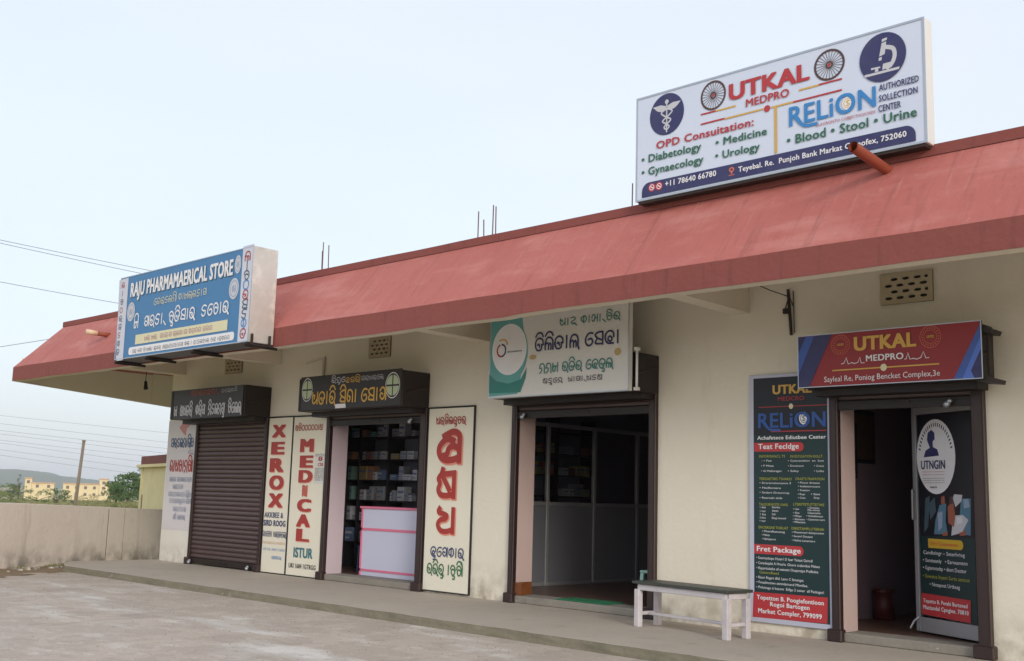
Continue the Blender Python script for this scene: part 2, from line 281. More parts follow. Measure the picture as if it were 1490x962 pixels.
def ribbon(mb,P,w,y,dy=.0,cap=True):
    """flat stroke of width w through the (x,z) points P, at depth y drifting to y+dy so that crossings never share a plane"""
    n=len(P); vs=[]
    for i,p in enumerate(P):
        d=(P[min(i+1,n-1)]-P[max(i-1,0)]); d=d.normalized() if d.length>1e-9 else Vector((1,0)); q=Vector((-d.y,d.x))*w/2
        e=Vector((0,0))
        if cap and i==0: e=-d*w*.35
        if cap and i==n-1: e=d*w*.35
        yy=y+dy*i/max(n-1,1); vs+=[(p.x+q.x+e.x,yy,p.y+q.y+e.y),(p.x-q.x+e.x,yy,p.y-q.y+e.y)]
    mb.add(vs,[(2*i,2*i+1,2*i+3,2*i+2) for i in range(n-1)])
def odia(mb,s,x0,x1,z,h,y,wt):
    x=0; items=[]
    for ch in s:
        if ch not in OD and ch not in MARK: x+=.55; continue
        if ch in MARK: items.append((lastx,MARK[ch])); continue
        if ch=='o' and x>0: items.append((lastx+.55,OD['o'])); continue
        lastx=x; items.append((x,OD[ch])); x+=ADV.get(ch,1.0)+.16
    tot=x-.16; sx=(x1-x0)/tot; k=0
    for ox,st in items:
        for P in st:
            Q=[Vector((x0+(ox+p.x)*sx, z+p.y*h)) for p in smoothpts(P,3 if h<.08 else 5)]
            ribbon(mb,Q,wt,y-.0004*(k%3),-.0010); k+=1
def latin(mb,s,x0,x1,z,h,y,bold,zs=0):
    vs,fs=textpoly(s,bool(bold))
    if not vs: return
    a=min(v.x for v in vs); b=max(v.x for v in vs); c0,c1=capw(bool(bold))
    c=(.058 if bold=='h' else .042 if bold!='m' else .022)*(.55 if h<.10 else 1)*(x1-x0)/(b-a) if bold else 0; cz=(.55 if h<.10 else 1)*(.040 if bold=='h' else .030 if bold!='m' else .016)*h
    for i,(d,e) in enumerate(((-c,-cz),(-c/2,cz),(0,0),(c/2,-cz),(c,cz),(c,-cz),(-c,cz)) if bold else ((0,0),)):
        mb.add([(x0+c+(v.x-a)/(b-a)*(x1-x0-2*c)+d,y-i*.00006,z+v.y/c1*h*(.94 if bold else 1)+(e+.03*h if bold else 0)) for v in vs],fs)
def disc(mb,cx,cz,rx,rz,y,n=32,r0=0,a0=0,a1=2*math.pi):
    full=abs(a1-a0-2*math.pi)<1e-6; k=n if full else n+1
    an=[a0+(a1-a0)*i/n for i in range(k)]
    o=[(cx+rx*math.cos(a),y,cz+rz*math.sin(a)) for a in an]
    if r0==0: mb.poly(o) if full else mb.poly(o+[(cx,y,cz)])
    else:
        i_=[(cx+rx*r0*math.cos(a),y,cz+rz*r0*math.sin(a)) for a in an]
        m=len(o); mb.add(o+i_,[(j,(j+1)%m,m+(j+1)%m,m+j) for j in range(m if full else m-1)])
def rrect(mb,x0,x1,z0,z1,y,r,top=True,bot=True,left=True):
    P=[]
    def arc(cx,cz,a0):
        for k in range(7): a=a0+math.pi/2*k/6; P.append((cx+r*math.cos(a),y,cz+r*math.sin(a)))
    if bot and left: arc(x0+r,z0+r,math.pi)
    else: P.append((x0,y,z0))
    if bot: arc(x1-r,z0+r,1.5*math.pi)
    else: P.append((x1,y,z0))
    if top: arc(x1-r,z1-r,0)
    else: P.append((x1,y,z1))
    if top and left: arc(x0+r,z1-r,math.pi/2)
    else: P.append((x0,y,z1))
    mb.poly(P)
ROWS=[
('big','face','','-','',[(3.224,6.016),(6.638,5.994),(6.586,4.776),(3.211,4.767)]),
('big','c','','navy','caduceus',3.644,5.72,0.235,0.243),
('big','c','','-','wheel',4.262,5.791,0.162,0.167),
('big','c','','-','wheel',5.635,5.778,0.168,0.163),
('big', 't', 'UTKAL', 'red', 'b', 4.464, 5.42, 5.677, 0.183),
('big', 't', 'MEDPRO', 'red', 'b', 4.675, 5.186, 5.556, 0.087),
('big','line','','red','.018',[(4.102,5.607),(4.296,5.607)]),
('big','line','','gold','.018',[(4.296,5.607),(4.547,5.603)]),
('big','line','','gold','.018',[(5.295,5.595),(5.518,5.594)]),
('big','line','','red','.018',[(5.518,5.598),(5.77,5.597)]),
('big','line','','red','.018',[(4.102,5.498),(4.408,5.494)]),
('big','line','','gold','.018',[(4.408,5.494),(4.883,5.488)]),
('big','line','','gold','.018',[(4.974,5.486),(5.231,5.485)]),
('big','line','','red','.018',[(5.231,5.485),(5.768,5.481)]),
('big','c','','red','',4.927,5.485,0.037,0.036),
('big','line','','gold','.03',[(5.031,5.485),(5.022,4.983)]),
('big', 't', 'OPD Consuitation:', 'red', 'b', 3.506, 4.768, 5.335, 0.09),
('big', 't', '• Diabetology', 'green', 'b', 3.302, 4.112, 5.204, 0.092),
('big', 't', '• Medicine', 'green', 'b', 4.296, 4.925, 5.202, 0.087),
('big', 't', '• Gynaecology', 'green', 'b', 3.304, 4.141, 5.053, 0.092),
('big', 't', '• Urology', 'green', 'b', 4.291, 4.84, 5.055, 0.087),
('big', 't', 'RELiON', 'azure', 'br', 5.183, 6.12, 5.227, 0.21),
('big','c','','white','seal',5.829,5.331,0.063,0.068),
('big', 't', 'BLAORONTO COBJECTHOICHDS', 'red', '', 5.487, 6.112, 5.164, 0.029),
('big', 't', 'AUTHORIZED', 'navy', 'b', 6.153, 6.546, 5.371, 0.066),
('big', 't', 'SOLLECTION', 'navy', 'b', 6.15, 6.532, 5.264, 0.065),
('big', 't', 'CENTER', 'navy', 'b', 6.143, 6.366, 5.162, 0.066),
('big', 't', '• Blood • Stool • Urine', 'green', 'b', 5.155, 6.519, 5.038, 0.098),
('big','band','','navy','r',[(3.308,4.978),(6.503,4.962),(6.498,4.799),(3.311,4.81)]),
('big', 't', '+11 78640 66780', 'white', 'b', 3.633, 4.305, 4.877, 0.065),
('big','c','','red','ico',3.449,4.904,0.049,0.049),
('big','c','','red','ico',3.548,4.901,0.049,0.049),
('big','c','','orange','pin',4.496,4.895,0.033,0.044),
('big', 't', 'Teyebal. Re.  Punjoh Bank Markat Comofex, 752060', 'white', 'b', 4.58, 6.414, 4.864, 0.059),
('big','c','','navy','microscope',6.194,5.707,0.236,0.246),
('blue','face','','-','',[(-7.223,4.94),(-3.028,4.994),(-3.07,3.557),(-7.11,3.519)]),
('blue','poly','','strip','strip',[(-7.222,4.934),(-6.887,4.942),(-6.857,3.521),(-7.104,3.519)]),
('blue','poly','','strip','strip',[(-3.335,4.99),(-3.036,4.99),(-3.07,3.557),(-3.329,3.555)]),
('blue', 't', 'RAJU PHARMAMAERICAL STORE', 'white', 'bs', -6.771, -3.575, 4.587, 0.244),
('blue','c','','pale','dcirc',-3.451,4.733,0.087,0.14),
('blue','c','','pale','dcirc',-3.518,4.372,0.133,0.162),
('blue','c','','pale','dcirc',-6.704,4.331,0.134,0.163),
('blue', 't', 'EGRCJNI KAMLJCAY', 'cream', 'o', -5.927, -4.292, 4.367, 0.103),
('blue', 't', 'Mi  YRCAo  TuDiSARo  CETARo', 'white', 'ob', -6.56, -3.633, 4.036, 0.166),
('blue','band','','cream','',[(-6.485,3.9),(-3.64,3.932),(-3.62,3.772),(-6.458,3.739)]),
('blue', 't', 'MR MR: YASAY RJKAY KDGG DGG', 'purple', 'o', -6.159, -4.046, 3.798, 0.073),
('blue','band','','white','r',[(-6.688,3.705),(-3.431,3.733),(-3.416,3.606),(-6.666,3.576)]),
('blue', 't', 'ER MG TAMJA RKR YRPNETAGY KJ A EACJTAJ TS ARKGG', 'ink', 'o', -6.54, -3.541, 3.616, 0.059),
('digi','face','','-','',[(0.085,3.791),(2.492,3.795),(2.465,2.726),(0.082,2.746)]),
('digi', 't', 'PAd oKAnA oTiR', 'teald', 'ob', 1.348, 2.341, 3.627, 0.092),
('digi', 't', 'DiJiDAL ESBA', 'navy', 'ob', 0.926, 2.341, 3.331, 0.159),
('digi', 't', 'NNM RDiR EBDuL', 'teal', 'ob', 1.007, 2.233, 3.035, 0.114),
('digi', 't', 'sCuENo, kAYA oPCs', 'ink', 'ob', 1.079, 2.073, 2.892, 0.061),
('digi','c','','white','disc',0.447,3.384,0.323,0.348),
('digi','c','','-','logo',0.301,3.378,0.092,0.118),
('digi', 't', 'dicitalseva', 'ink', 'b', 0.416, 0.687, 3.34, 0.028),
('digi','c','','stain','',0.886,3.249,0.062,0.032),
('digi','c','','stain','',2.31,3.22,0.048,0.047),
('digi','poly','','teald','',[(0.077,3.068),(0.089,2.804),(0.676,2.794),(0.763,2.983),(0.783,3.119),(0.67,2.965),(0.449,2.92),(0.221,2.966)]),
('utk','face','','-','',[(4.718,3.21),(6.678,3.237),(6.668,2.664),(4.712,2.66)]),
('utk','poly','','navy','',[(4.718,3.21),(4.813,3.211),(4.716,3.027)]),
('utk','poly','','blue','',[(4.813,3.211),(4.91,3.213),(4.713,2.794),(4.716,3.023)]),
('utk','poly','','navy','',[(4.91,3.213),(5.117,3.217),(4.842,2.66),(4.712,2.662),(4.713,2.79)]),
('utk','poly','','blue','',[(6.678,3.212),(6.674,3.098),(6.479,2.664),(6.391,2.664)]),
('utk','poly','','skyb','',[(6.673,3.093),(6.668,2.953),(6.563,2.742),(6.597,2.663),(6.479,2.664)]),
('utk','poly','','navy','',[(6.67,2.948),(6.664,2.666),(6.601,2.663),(6.567,2.742)]),
('utk','c','','rim','ring',5.213,3.095,0.107,0.105),
('utk','c','','rim','ring',6.175,3.103,0.108,0.112),
('utk', 't', 'UTKAL', 'gold', 'b', 5.366, 6.033, 3.017, 0.146),
('utk', 't', 'MEDPRO', 'white', 'b', 5.496, 5.897, 2.899, 0.066),
('utk','line','','white','.008',[(5.219,2.89),(5.251,2.899),(5.276,2.954),(5.299,2.885),(5.335,2.898),(5.371,2.887),(5.407,2.898),(5.427,2.951),(5.442,2.887),(5.48,2.889)]),
('utk','line','','white','.008',[(5.906,2.896),(5.924,2.899),(5.943,2.959),(5.963,2.892),(5.995,2.899),(6.034,2.888),(6.074,2.902),(6.101,2.96),(6.126,2.894),(6.16,2.896)]),
('utk','line','','gold','.014',[(5.116,2.822),(6.259,2.832)]),
('utk','c','','cream','',5.685,2.827,0.034,0.037),
('utk', 't', 'Sayleal Re, Poniog Bencket Complex,3e', 'white', '', 5.023, 6.262, 2.71, 0.057),
('h1','face','','-','',[(-8.533,3.248),(-6.088,3.232),(-6.034,2.666),(-8.465,2.68)]),
('h1', 't', 'EDRGBNAo', 'rust', 'ob', -7.844, -6.938, 3.122, 0.084),
('h1', 't', 'DERJKi', 'pale', 'o', -6.787, -6.269, 3.135, 0.06),
('h1', 't', 'M  sPDRi  KRiY  NiCJNYu  TiEJLo', 'pale', 'ob', -8.416, -6.111, 2.764, 0.175),
('h2','face','','-','',[(-4.341,3.285),(-1.792,3.258),(-1.801,2.711),(-4.342,2.728)]),
('h2', 't', 'RiNuE', 'pale', 'ob', -3.521, -3.174, 3.14, 0.077),
('h2', 't', 'BSRI', 'gold', 'ob', -3.162, -2.807, 3.124, 0.076),
('h2', 't', 'SRPREJo', 'pale', 'o', -2.76, -2.226, 3.139, 0.065),
('h2', 't', 'PDARi SiGA ESAY', 'gold', 'ob', -4.021, -2.142, 2.817, 0.188),
('h2','c','','mint','cross',-4.171,3.056,0.145,0.192),
('h2','c','','mint','cross',-2.002,3.026,0.168,0.197),
('h2','poly','','white','',[(-3.404,2.794),(-3.133,2.795),(-3.12,2.721),(-3.39,2.726)]),
('xer','face','','-','',[(-6.066,2.696),(-5.324,2.68),(-5.248,0.002),(-6.01,-0.005)]),
('xer', 't', 'X', 'redp', 'bp', -5.912, -5.49, 2.346, 0.216),
('xer', 't', 'E', 'redp', 'bp', -5.914, -5.504, 2.048, 0.214),
('xer', 't', 'R', 'redp', 'bp', -5.927, -5.495, 1.744, 0.233),
('xer', 't', 'O', 'redp', 'bp', -5.91, -5.469, 1.439, 0.237),
('xer', 't', 'X', 'redp', 'bp', -5.905, -5.465, 1.132, 0.236),
('xer', 't', 'AKKBEE &', 'navyp', 'b', -5.994, -5.424, 0.95, 0.095),
('xer', 't', 'SIRD ROOG', 'navyp', 'b', -6.007, -5.343, 0.808, 0.101),
('xer', 't', 'GAETA PRtERo', 'navyp', 'ob', -6.022, -5.314, 0.628, 0.088),
('xer', 't', 'DRTAoRJNR PMJNE', 'orangep', 'o', -6.02, -5.328, 0.505, 0.038),
('xer', 't', 'MS TRo VJRT NARJG', 'azure', 'o', -5.973, -5.317, 0.393, 0.038),
('xer', 't', 'ARKDAMo', 'azure', 'ob', -5.707, -5.412, 0.253, 0.05),
('med','face','','-','',[(-5.285,2.679),(-4.335,2.682),(-4.278,0.023),(-5.216,0.004)]),
('med', 't', 'sTiOOOOOAs', 'redp', 'ob', -5.213, -4.432, 2.449, 0.089),
('med', 't', 'M', 'redp', 'bp', -5.045, -4.65, 2.086, 0.214),
('med', 't', 'E', 'redp', 'bp', -5.03, -4.646, 1.819, 0.2),
('med', 't', 'D', 'redp', 'bp', -5.042, -4.638, 1.567, 0.206),
('med', 't', 'I', 'redp', 'bp', -4.896, -4.79, 1.337, 0.186),
('med', 't', 'C', 'redp', 'bp', -5.037, -4.635, 1.083, 0.204),
('med', 't', 'A', 'redp', 'bp', -5.033, -4.642, 0.83, 0.203),
('med', 't', 'L', 'redp', 'bp', -5.02, -4.64, 0.591, 0.202),
('med', 't', 'ISTUR', 'tealp', 'b', -5.062, -4.522, 0.317, 0.164),
('med', 't', 'UKI 1604 1GTRGG', 'ink', 'b', -5.18, -4.416, 0.139, 0.079),
('med','notice','','notice','',[(-4.61,2.053),(-4.309,2.05),(-4.31,1.551),(-4.6,1.554)]),
('med', 't', 'EoTAiCG', 'ink', 'o', -4.596, -4.316, 2.011, 0.031),
('med', 't', '8', 'redp', 'b', -4.504, -4.385, 1.928, 0.074),
('med', 't', 'CS8', 'redp', 'b', -4.507, -4.367, 1.841, 0.055),
('med', 't', 'EDRoGM SY', 'ink', 'o', -4.58, -4.331, 1.786, 0.025),
('med', 't', 'TERo MARN', 'ink', 'o', -4.581, -4.333, 1.749, 0.025),
('med', 't', 'JDRiN BAR', 'ink', 'o', -4.581, -4.335, 1.712, 0.025),
('med', 't', 'PREo LAGo', 'ink', 'o', -4.582, -4.337, 1.675, 0.025),
('med', 't', 'NTARIo SR', 'ink', 'o', -4.583, -4.338, 1.638, 0.025),
('med', 't', 'CDGRo AM', 'ink', 'o', -4.583, -4.34, 1.601, 0.025),
('aus','face','','-','',[(-1.768,2.703),(-0.786,2.697),(-0.77,-0.006),(-1.697,0.042)]),
('aus', 't', 'PRtiJRuTRo', 'redp', 'ob', -1.593, -0.954, 2.465, 0.102),
('aus', 't', 'a', 'redp', 'op', -1.543, -1.017, 1.927, 0.42),
('aus', 't', 's', 'redp', 'op', -1.513, -1.118, 1.406, 0.366),
('aus', 't', 'h', 'redp', 'op', -1.496, -1.115, 0.895, 0.329),
('aus', 't', 'BuEYKARo', 'navyp', 'ob', -1.606, -0.904, 0.535, 0.13),
('aus', 't', 'RRioRu ATuTiI', 'greenp', 'ob', -1.674, -0.932, 0.283, 0.138),
('pil','face','','-','',[(-9.484,2.748),(-8.586,2.751),(-8.427,0.617),(-9.391,0.61)]),
('pil','poly','','rosep','',[(-9.178,2.596),(-9.034,2.707),(-8.837,2.71),(-8.75,2.647),(-8.896,2.569),(-8.915,2.428),(-9.061,2.504)]),
('pil', 't', 'SRCJNARIT', 'bluep', 'os', -9.46, -8.608, 2.222, 0.164),
('pil', 't', 'Ro', 'bluep', 'o', -8.786, -8.577, 2.075, 0.072),
('pil', 't', 'GAPTANTIA', 'redp', 'ob', -9.439, -8.563, 1.742, 0.21),
('pil', 't', 'SRAG SEKJCART', 'bluep', 'o', -9.417, -8.573, 1.542, 0.08),
('pil', 't', 'PRCET', 'bluep', 'o', -9.267, -8.871, 1.4, 0.08),
('pil', 't', 'SRCJPNARIT', 'bluep', 'o', -9.422, -8.556, 1.254, 0.08),
('pil', 't', 'NARSPuGARIY', 'bluep', 'o', -9.362, -8.538, 1.127, 0.08),
('pil', 't', 'SRCNAR', 'bluep', 'o', -9.203, -8.709, 0.972, 0.079),
('pil', 't', 'SNi ERTARo', 'bluep', 'o', -9.18, -8.725, 0.817, 0.079),
('rel','face','','-','',[(3.838,2.891),(4.874,2.899),(4.851,1.499),(3.812,1.478)]),
('rel','inner','','-','',[(3.899,2.854),(4.834,2.857)]),
('rel','innerb','','-','',[(3.847,0.16),(4.765,0.172)]),
('rel','faceb','','-','',[(3.797,0.102),(4.82,0.133)]),
('rel', 't', 'UTKAL', 'gold', 'b', 4.123, 4.618, 2.661, 0.104),
('rel', 't', 'MEDCRO', 'red', '', 4.192, 4.522, 2.583, 0.045),
('rel','line','','red','.008',[(3.937,2.52),(4.8,2.517)]),
('rel','c','','cream','',4.355,2.518,0.027,0.031),
('rel', 't', 'RELiON', 'azured', 'br', 3.933, 4.782, 2.277, 0.173),
('rel','c','','white','seal',4.514,2.378,0.06,0.07),
('rel','line','','red','.01',[(4.097,2.241),(4.785,2.234)]),
('rel', 't', 'Achafetece Ediutbee Cester', 'white', 'b', 3.921, 4.782, 2.147, 0.042),
('rel','band','','red','rr',[(3.884,2.117),(4.507,2.108),(4.506,2.017),(3.872,2.006)]),
('rel', 't', 'Teat Fecldge', 'white', 'b', 3.932, 4.45, 2.039, 0.061),
('rel', 't', 'INFORMANCL TS', 'lime', '', 3.943, 4.277, 1.943, 0.029),
('rel', 't', 'INVESTIGATION ROLLT .', 'lime', '', 4.342, 4.755, 1.941, 0.028),
('rel', 't', '- • Fee', 'white', '', 3.974, 4.104, 1.898, 0.021),
('rel', 't', '• Cyterantition  en  Seat', 'white', '', 4.313, 4.754, 1.897, 0.02),
('rel', 't', '• P Mitea', 'white', '', 3.97, 4.131, 1.84, 0.021),
('rel', 't', '• Deramare', 'white', '', 4.312, 4.507, 1.84, 0.021),
('rel', 't', '• Ctest', 'white', '', 4.634, 4.753, 1.84, 0.02),
('rel', 't', '• G Mallerages', 'white', '', 3.97, 4.23, 1.782, 0.021),
('rel', 't', '• Safey', 'white', '', 4.311, 4.445, 1.783, 0.021),
('rel', 't', '• Lidts', 'white', '', 4.634, 4.752, 1.784, 0.02),
('rel', 't', '• Drarametemanre 3', 'white', '', 3.948, 4.346, 1.647, 0.021),
('rel', 't', '• Plucer dreatee', 'white', '', 4.434, 4.699, 1.655, 0.02),
('rel', 't', '• Nadfamiare', 'white', '', 3.948, 4.22, 1.592, 0.021),
('rel', 't', '• Inalatismscanc', 'white', '', 4.434, 4.705, 1.615, 0.02),
('rel', 't', '• Sedart Drannrop', 'white', '', 3.948, 4.327, 1.539, 0.021),
('rel', 't', '• Ineator', 'white', '', 4.434, 4.582, 1.573, 0.02),
('rel', 't', '• Rearealn slida', 'white', '', 3.947, 4.237, 1.48, 0.021),
('rel', 't', '• Ropr', 'white', '', 4.433, 4.524, 1.529, 0.02),
('rel', 't', '• Sate', 'white', '', 4.594, 4.702, 1.532, 0.02),
('rel', 't', '• Cnts', 'white', '', 4.433, 4.524, 1.489, 0.02),
('rel', 't', 'Drap', 'white', '', 4.628, 4.693, 1.492, 0.02),
('rel', 't', 'TERSAETIRS TIVARO', 'lime', '', 3.941, 4.357, 1.689, 0.029),
('rel', 't', 'DRAETS FRAPATION', 'lime', '', 4.407, 4.756, 1.693, 0.028),
('rel', 't', 'TALDORWOTE OWD', 'lime', '', 3.939, 4.307, 1.402, 0.029),
('rel', 't', 'LTERPTETUTTETWE', 'lime', '', 4.375, 4.751, 1.413, 0.028),
('rel', 't', '1 dest', 'white', '', 3.952, 4.026, 1.373, 0.021),
('rel', 't', 'Sterfen', 'white', '', 4.105, 4.208, 1.377, 0.021),
('rel', 't', '1 reer', 'white', '', 3.952, 4.026, 1.331, 0.021),
('rel', 't', 'tates', 'white', '', 4.105, 4.186, 1.339, 0.021),
('rel', 't', '1 Sta', 'white', '', 3.952, 4.026, 1.294, 0.021),
('rel', 't', 'Gdr', 'white', '', 4.104, 4.157, 1.299, 0.021),
('rel', 't', '2 Sitra', 'white', '', 3.946, 4.025, 1.257, 0.021),
('rel', 't', 'Etag inuced', 'white', '', 4.104, 4.279, 1.258, 0.021),
('rel', 't', '• sur', 'white', '', 3.946, 4.025, 1.222, 0.021),
('rel', 't', '• lar', 'white', '', 4.375, 4.449, 1.365, 0.02),
('rel', 't', '• Ortenas', 'white', '', 4.55, 4.691, 1.383, 0.02),
('rel', 't', '• Sno', 'white', '', 4.374, 4.448, 1.324, 0.02),
('rel', 't', 'Mia omrea', 'white', '', 4.55, 4.694, 1.359, 0.02),
('rel', 't', '• Mlnps', 'white', '', 4.368, 4.474, 1.289, 0.02),
('rel', 't', 'Clapanssta', 'white', '', 4.549, 4.704, 1.328, 0.02),
('rel', 't', '• Alamains', 'white', '', 4.368, 4.512, 1.254, 0.02),
('rel', 't', '• Intealianaas', 'white', '', 4.535, 4.733, 1.294, 0.02),
('rel', 't', '• Miltarama', 'white', '', 4.368, 4.52, 1.223, 0.02),
('rel', 't', '• Castennact saers', 'white', '', 4.535, 4.754, 1.257, 0.02),
('rel', 't', '• Metraflsstosang', 'white', '', 3.975, 4.265, 1.107, 0.021),
('rel', 't', '• Mastereanl deistpestent', 'white', '', 4.354, 4.742, 1.112, 0.02),
('rel', 't', '• Mlsies', 'white', '', 3.974, 4.073, 1.065, 0.021),
('rel', 't', '• Sauserl Dteeant', 'white', '', 4.354, 4.606, 1.069, 0.02),
('rel', 't', '• Npltapsera', 'white', '', 3.974, 4.151, 1.022, 0.021),
('rel', 't', '• Mallisa Lamamtare', 'white', '', 4.353, 4.635, 1.023, 0.02),
('rel', 't', 'ENCRIRGNE THIRUAT', 'lime', '', 3.934, 4.308, 1.145, 0.029),
('rel', 't', 'DIRISTAMPLOTEINAI', 'lime', '', 4.351, 4.742, 1.149, 0.028),
('rel','band','','red','rr',[(3.874,0.965),(4.493,0.974),(4.491,0.866),(3.869,0.86)]),
('rel', 't', 'Fret Package', 'white', 'b', 3.907, 4.46, 0.891, 0.06),
('rel', 't', '• Seamnyslaqes Hssan1 D haar Yeteut Geimdl', 'white', '', 3.902, 4.601, 0.806, 0.028),
('rel', 't', '• Cenadeaplat A Hrea/ie. Gloere cralanvbae Malees', 'white', '', 3.902, 4.686, 0.75, 0.028),
('rel', 't', '• Rapartiulasha of watcant Ouqeretpe Pralfsslns', 'white', '', 3.902, 4.668, 0.693, 0.028),
('rel', 't', 'Gaiteradhaed', 'lime', '', 3.938, 4.184, 0.647, 0.028),
('rel', 't', '• Rlasrt Regart dfsil. Lamn C lbmengat.', 'white', '', 3.901, 4.495, 0.591, 0.028),
('rel', 't', '• Fmaafmctwn atmndsmand Mlwtllae.', 'white', '', 3.901, 4.543, 0.537, 0.028),
('rel', 't', '• Priluinage it lseaotv  Edlgu 2 oener  all Fackages!', 'white', '', 3.9, 4.732, 0.481, 0.028),
('rel','poly','','red','foot',[(3.86,0.438),(4.775,0.446),(4.765,0.172),(3.847,0.16)]),
('rel', 't', 'Topetton B. Poogiefontioon', 'white', 'b', 3.904, 4.73, 0.36, 0.049),
('rel', 't', 'Rogoi Bartogen', 'white', 'b', 4.073, 4.56, 0.296, 0.049),
('rel', 't', 'Market Compler, 799099', 'white', 'b', 3.921, 4.705, 0.213, 0.052),
('door','inner','','-','',[(0.15,2.395),(0.888,2.429)]),
('door','innerb','','-','',[(0.065,0.301),(0.81,0.284)]),
('door','c','','white','seal',0.363,1.976,0.3,0.401),
('door', 't', 'UTNGIN', 'navy', 'b', 0.138, 0.511, 1.841, 0.095),
('door', 't', 'Seatesabans te taranbrons', 'red', '', 0.158, 0.499, 1.809, 0.011),
('door', 't', 'Seatesabans te taranbrons', 'red', '', 0.157, 0.497, 1.778, 0.011),
('door', 't', 'Seatesabans te taranbrons', 'ink', '', 0.155, 0.496, 1.74, 0.011),
('door', 't', 'Seatesabans te taranbrons', 'ink', '', 0.154, 0.495, 1.717, 0.011),
('door', 't', 'Seatesabans te taranbrons', 'ink', '', 0.153, 0.494, 1.692, 0.011),
('door', 't', '90035', 'ink', 'b', 0.271, 0.375, 1.639, 0.018),
('door','bust','','navy','',[(0.178,1.97),(0.209,2.042),(0.278,2.071),(0.236,2.157),(0.251,2.234),(0.309,2.265),(0.356,2.229),(0.358,2.16),(0.326,2.138),(0.327,2.077),(0.393,2.052),(0.419,1.983)]),
('door','photo','','-','',[(0.116,1.576),(0.866,1.548)]),
('door','photob','','-','',[(0.098,1.132),(0.846,1.124)]),
('door','poly','','scrub','',[(0.403,1.462),(0.506,1.478),(0.487,1.292),(0.513,1.16),(0.306,1.152),(0.335,1.303)]),
('door','poly','','scrub','',[(0.726,1.532),(0.866,1.534),(0.848,1.159),(0.713,1.168),(0.823,1.316),(0.701,1.357)]),
('door','poly','','pale','',[(0.607,1.354),(0.743,1.365),(0.823,1.316),(0.724,1.183),(0.566,1.147)]),
('door','poly','','pale','',[(0.627,1.576),(0.748,1.569),(0.729,1.503),(0.642,1.443),(0.608,1.531)]),
('door','poly','','skin','',[(0.525,1.441),(0.604,1.531),(0.638,1.355),(0.612,1.237),(0.529,1.278)]),
('door','poly','','skin','',[(0.438,1.172),(0.514,1.189),(0.512,1.145),(0.437,1.142)]),
('door','poly','','skin','',[(0.683,1.181),(0.798,1.214),(0.774,1.156),(0.692,1.152)]),
('door','poly','','slate','',[(0.23,1.467),(0.334,1.544),(0.349,1.393),(0.257,1.301)]),
('door','poly','','slate','',[(0.187,1.527),(0.256,1.558),(0.22,1.224),(0.15,1.161)]),
('door','poly','','skin','',[(0.433,1.545),(0.481,1.56),(0.491,1.478),(0.429,1.47)]),
('door','poly','','badge','',[(0.761,1.526),(0.833,1.529),(0.849,1.447),(0.767,1.431)]),
('door','poly','','badge','',[(0.371,1.379),(0.448,1.395),(0.436,1.231),(0.378,1.184)]),
('door','poly','','brown','',[(0.562,1.546),(0.616,1.561),(0.606,1.48),(0.55,1.464)]),
('door','poly','','notice','',[(0.658,1.334),(0.732,1.35),(0.743,1.285),(0.66,1.268)]),
('door','band','','yellow','rr',[(0.215,1.106),(0.741,1.102),(0.737,1.007),(0.211,1.006)]),
('door', 't', 'Dlri Cneucatees', 'orange', 'b', 0.252, 0.67, 1.036, 0.038),
('door', 't', 'Candktingr – Seterhriog', 'white', '', 0.136, 0.76, 0.938, 0.038),
('door', 't', '• Santteanly   • Earneamton', 'white', '', 0.128, 0.797, 0.856, 0.038),
('door', 't', '• Ggiamntsdtp • diort Destter', 'white', '', 0.125, 0.777, 0.777, 0.038),
('door', 't', '• Sowstcs Inyam Surta satston', 'lime', '', 0.122, 0.817, 0.69, 0.038),
('door', 't', '• Nntapost Urtbsag', 'white', '', 0.221, 0.675, 0.608, 0.038),
('door','poly','','red','foot',[(0.074,0.524),(0.821,0.51),(0.81,0.284),(0.065,0.301)]),
('door', 't', 'Topetto B. Pevahi Burtoned', 'white', 'b', 0.115, 0.776, 0.427, 0.041),
('door', 't', 'Mastandal Cpngiee. 70810', 'white', 'b', 0.113, 0.789, 0.358, 0.044),

]
PY=dict(big=-1.45,blue=-2.45,digi=-.6,utk=-.5,h1=-.57,h2=-.57,xer=-.03,med=-.03,aus=-.03,pil=-.013,rel=-.03,door=0)
def V2(*p): return [Vector(q) for q in p]
